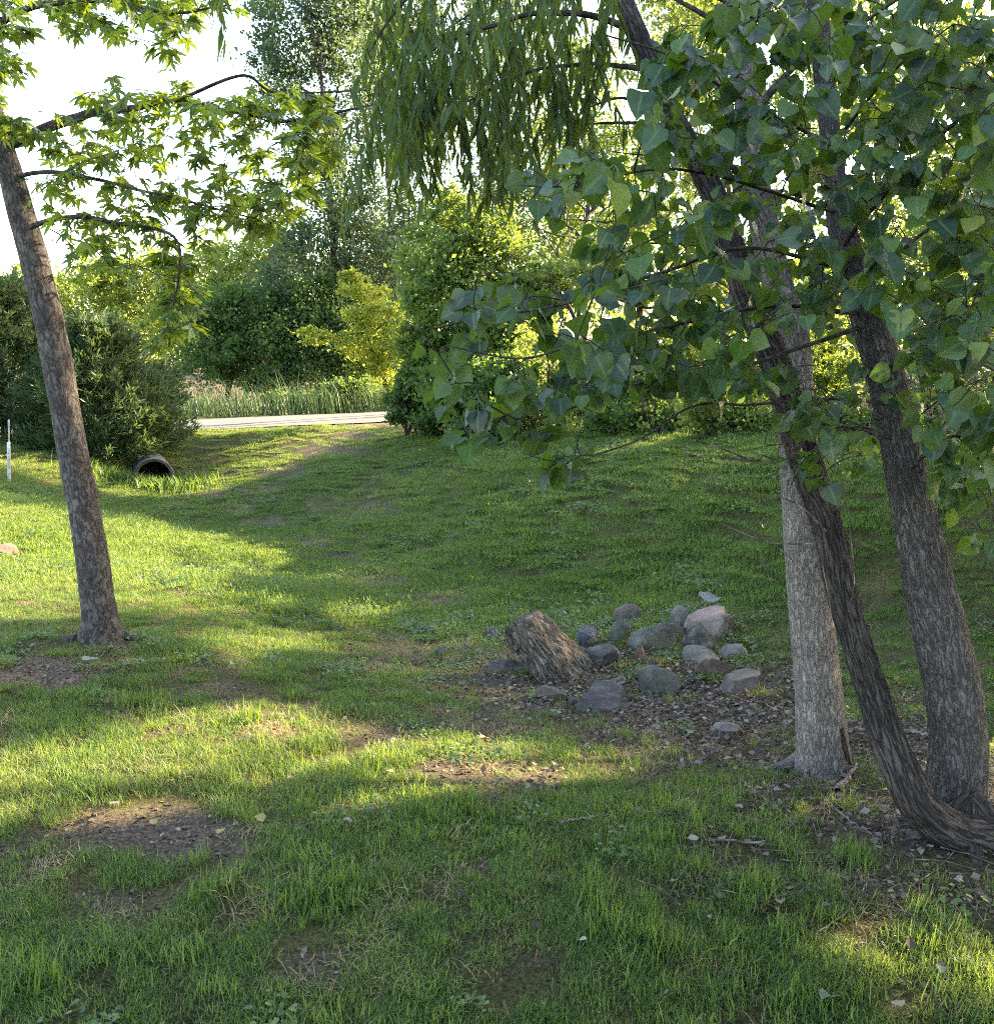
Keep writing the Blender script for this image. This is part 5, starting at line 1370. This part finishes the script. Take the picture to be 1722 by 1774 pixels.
LITTER = leaf_mat('dry_leaf_litter', [(0, (0.028, 0.019, 0.014)), (0.45, (0.072, 0.048, 0.036)), (0.75, (0.125, 0.092, 0.073)), (0.95, (0.21, 0.17, 0.14)), (1, (0.2, 0.2, 0.11))], trans=(0.3, 0.2, 0.1), tf=0.15, rough=0.75, spec=0.2)
n = 44000
x = np.concatenate([rng.uniform(-5, 6.5, n), rng.normal(1.3, 1.2, n // 2)]); y = np.concatenate([rng.uniform(2, 10, n), rng.normal(5.0, 1.3, n // 2)])
px, py, f = project(np.stack([x, y, ground_z(x, y)], -1))
dd = dirt_at(x, y)
right = np.clip((px - 620) / 500, 0.0, 1)
ok = rng.random(len(x)) < (np.clip(dd, 0, 1) ** 1.5 * right * 1.0 + 0.012 + 0.09 * np.clip((px - 1080) / 300, 0, 1) * (py > 1150))
ok &= (y > 1.9)
P = np.stack([x, y, ground_z(x, y) + rng.uniform(0.004, 0.03, len(x))], -1)[ok]
D = rng.normal(0, 1, P.shape) * [1, 1, .25]; N = rng.normal(0, .35, P.shape) + [0, 0, 1]
kk = rng.random(len(P))
pt = Part()
join_leaves(pt, 'cottonwood', P[kk < .25] - 0, D[kk < .25], N[kk < .25], rng.uniform(.014, .032, (kk < .25).sum()), rng.random((kk < .25).sum()))
join_leaves(pt, 'small', P[kk >= .25], D[kk >= .25], N[kk >= .25], rng.uniform(.015, .045, (kk >= .25).sum()), rng.random((kk >= .25).sum()))
tag(pt.build('leaf_litter', LITTER, None, False), 'dry brown leaf litter around the rocks and under the right-hand trees', 'leaf litter', kind='stuff')

n = 130000
x = rng.uniform(-4.2, 5.5, n); y = rng.uniform(1.9, 9, n); dd = dirt_at(x, y)
ok = rng.random(n) < np.clip(dd * 1.1, 0, 1) * np.clip(5 / y, 0.2, 1)
P = np.stack([x, y, ground_z(x, y) + rng.uniform(-.004, .006, n)], -1)[ok]
pt = Part(); join_leaves(pt, 'small', P, rng.normal(0, 1, P.shape) * [1, 1, .5], rng.normal(0, .6, P.shape) + [0, 0, 1], rng.uniform(.007, .028, len(P)), rng.random(len(P)))
CRUMB = leaf_mat('soil_crumbs', [(0, (0.035, 0.025, 0.019)), (0.5, (0.09, 0.066, 0.05)), (0.85, (0.17, 0.13, 0.095)), (1, (0.26, 0.21, 0.15))], trans=(0.1, 0.07, 0.05), tf=0.02, rough=0.95, spec=0.1)
tag(pt.build('soil_crumbs', CRUMB, None, False), 'crumbs of soil and chopped dry stems on the bare patches', 'soil', kind='stuff')

STK = [([(1280, 1360), (1330, 1400), (1375, 1440)], .005, 'thin pale stick lying in the grass in front of the pale trunk'), ([(1450, 1385), (1470, 1360), (1483, 1340)], .016, 'short thick broken stick at the foot of the pale trunk'), ([(1440, 1410), (1480, 1440), (1510, 1460)], .006, 'thin stick on the litter left of the willow foot'), ([(1560, 1278), (1590, 1282), (1622, 1290)], .012, 'pale branch piece on the litter behind the willow trunk'),
       ([(965, 1440), (1005, 1434), (1050, 1425)], .006, 'curved twig lying in the middle of the front lawn'), ([(1190, 1310), (1200, 1340), (1205, 1370)], .004, 'thin upright-looking twig on the grass right of the litter'), ([(1230, 1470), (1330, 1470), (1380, 1430)], .004, 'long thin curved twig on the ground, lower right of centre'), ([(1320, 1225), (1370, 1250), (1400, 1270)], .005, 'thin twig between the rocks and the pale trunk')]
for q, rr, lab in STK:
    P = spline(np.array([hit(*z) + [0, 0, rr + 0.02] for z in q]), 18) + rng.normal(0, .003, (18, 3))
    V, Fc, b = tube(P, np.linspace(rr, rr * .4, 18), 7, .2); pt = Part(); pt.add(V, Fc, bark=b)
    tag(pt.build('stick', DEAD, None), lab, 'stick')
P0 = Part()
for k in range(160):
    g_ = hit(rng.uniform(1150, 1715), rng.uniform(1210, 1600)); a = rng.uniform(0, 6.28); L = rng.uniform(.06, .28)
    e = np.array([g_[0] + math.cos(a) * L, g_[1] + math.sin(a) * L, 0]); e[2] = float(ground_z(e[0], e[1]))
    add_tubes(P0, [(spline(np.array([g_, (g_ + e) / 2 + rng.normal(0, .01, 3), e]), 6) + [0, 0, .018], np.linspace(.003, .0012, 6))], 4)
tag(P0.build('twig_litter', DEAD, None), 'small dead twigs strewn under the right-hand trees', 'twig litter', kind='stuff')

# ------------------------------------------------------------------ the lawn itself
P, idx, sc_, rnd = grass_points()
rot = np.stack([rng.normal(0, .12, len(P)), rng.normal(0, .12, len(P)), rng.uniform(0, 6.28, len(P))], -1)
scatter('lawn_grass', kinds, P, rot, sc_, idx, rnd, 'mown lawn grass with clover and dry blades over the whole slope', 'grass')
print('grass clumps', len(P), 'objects', len(bpy.data.objects))
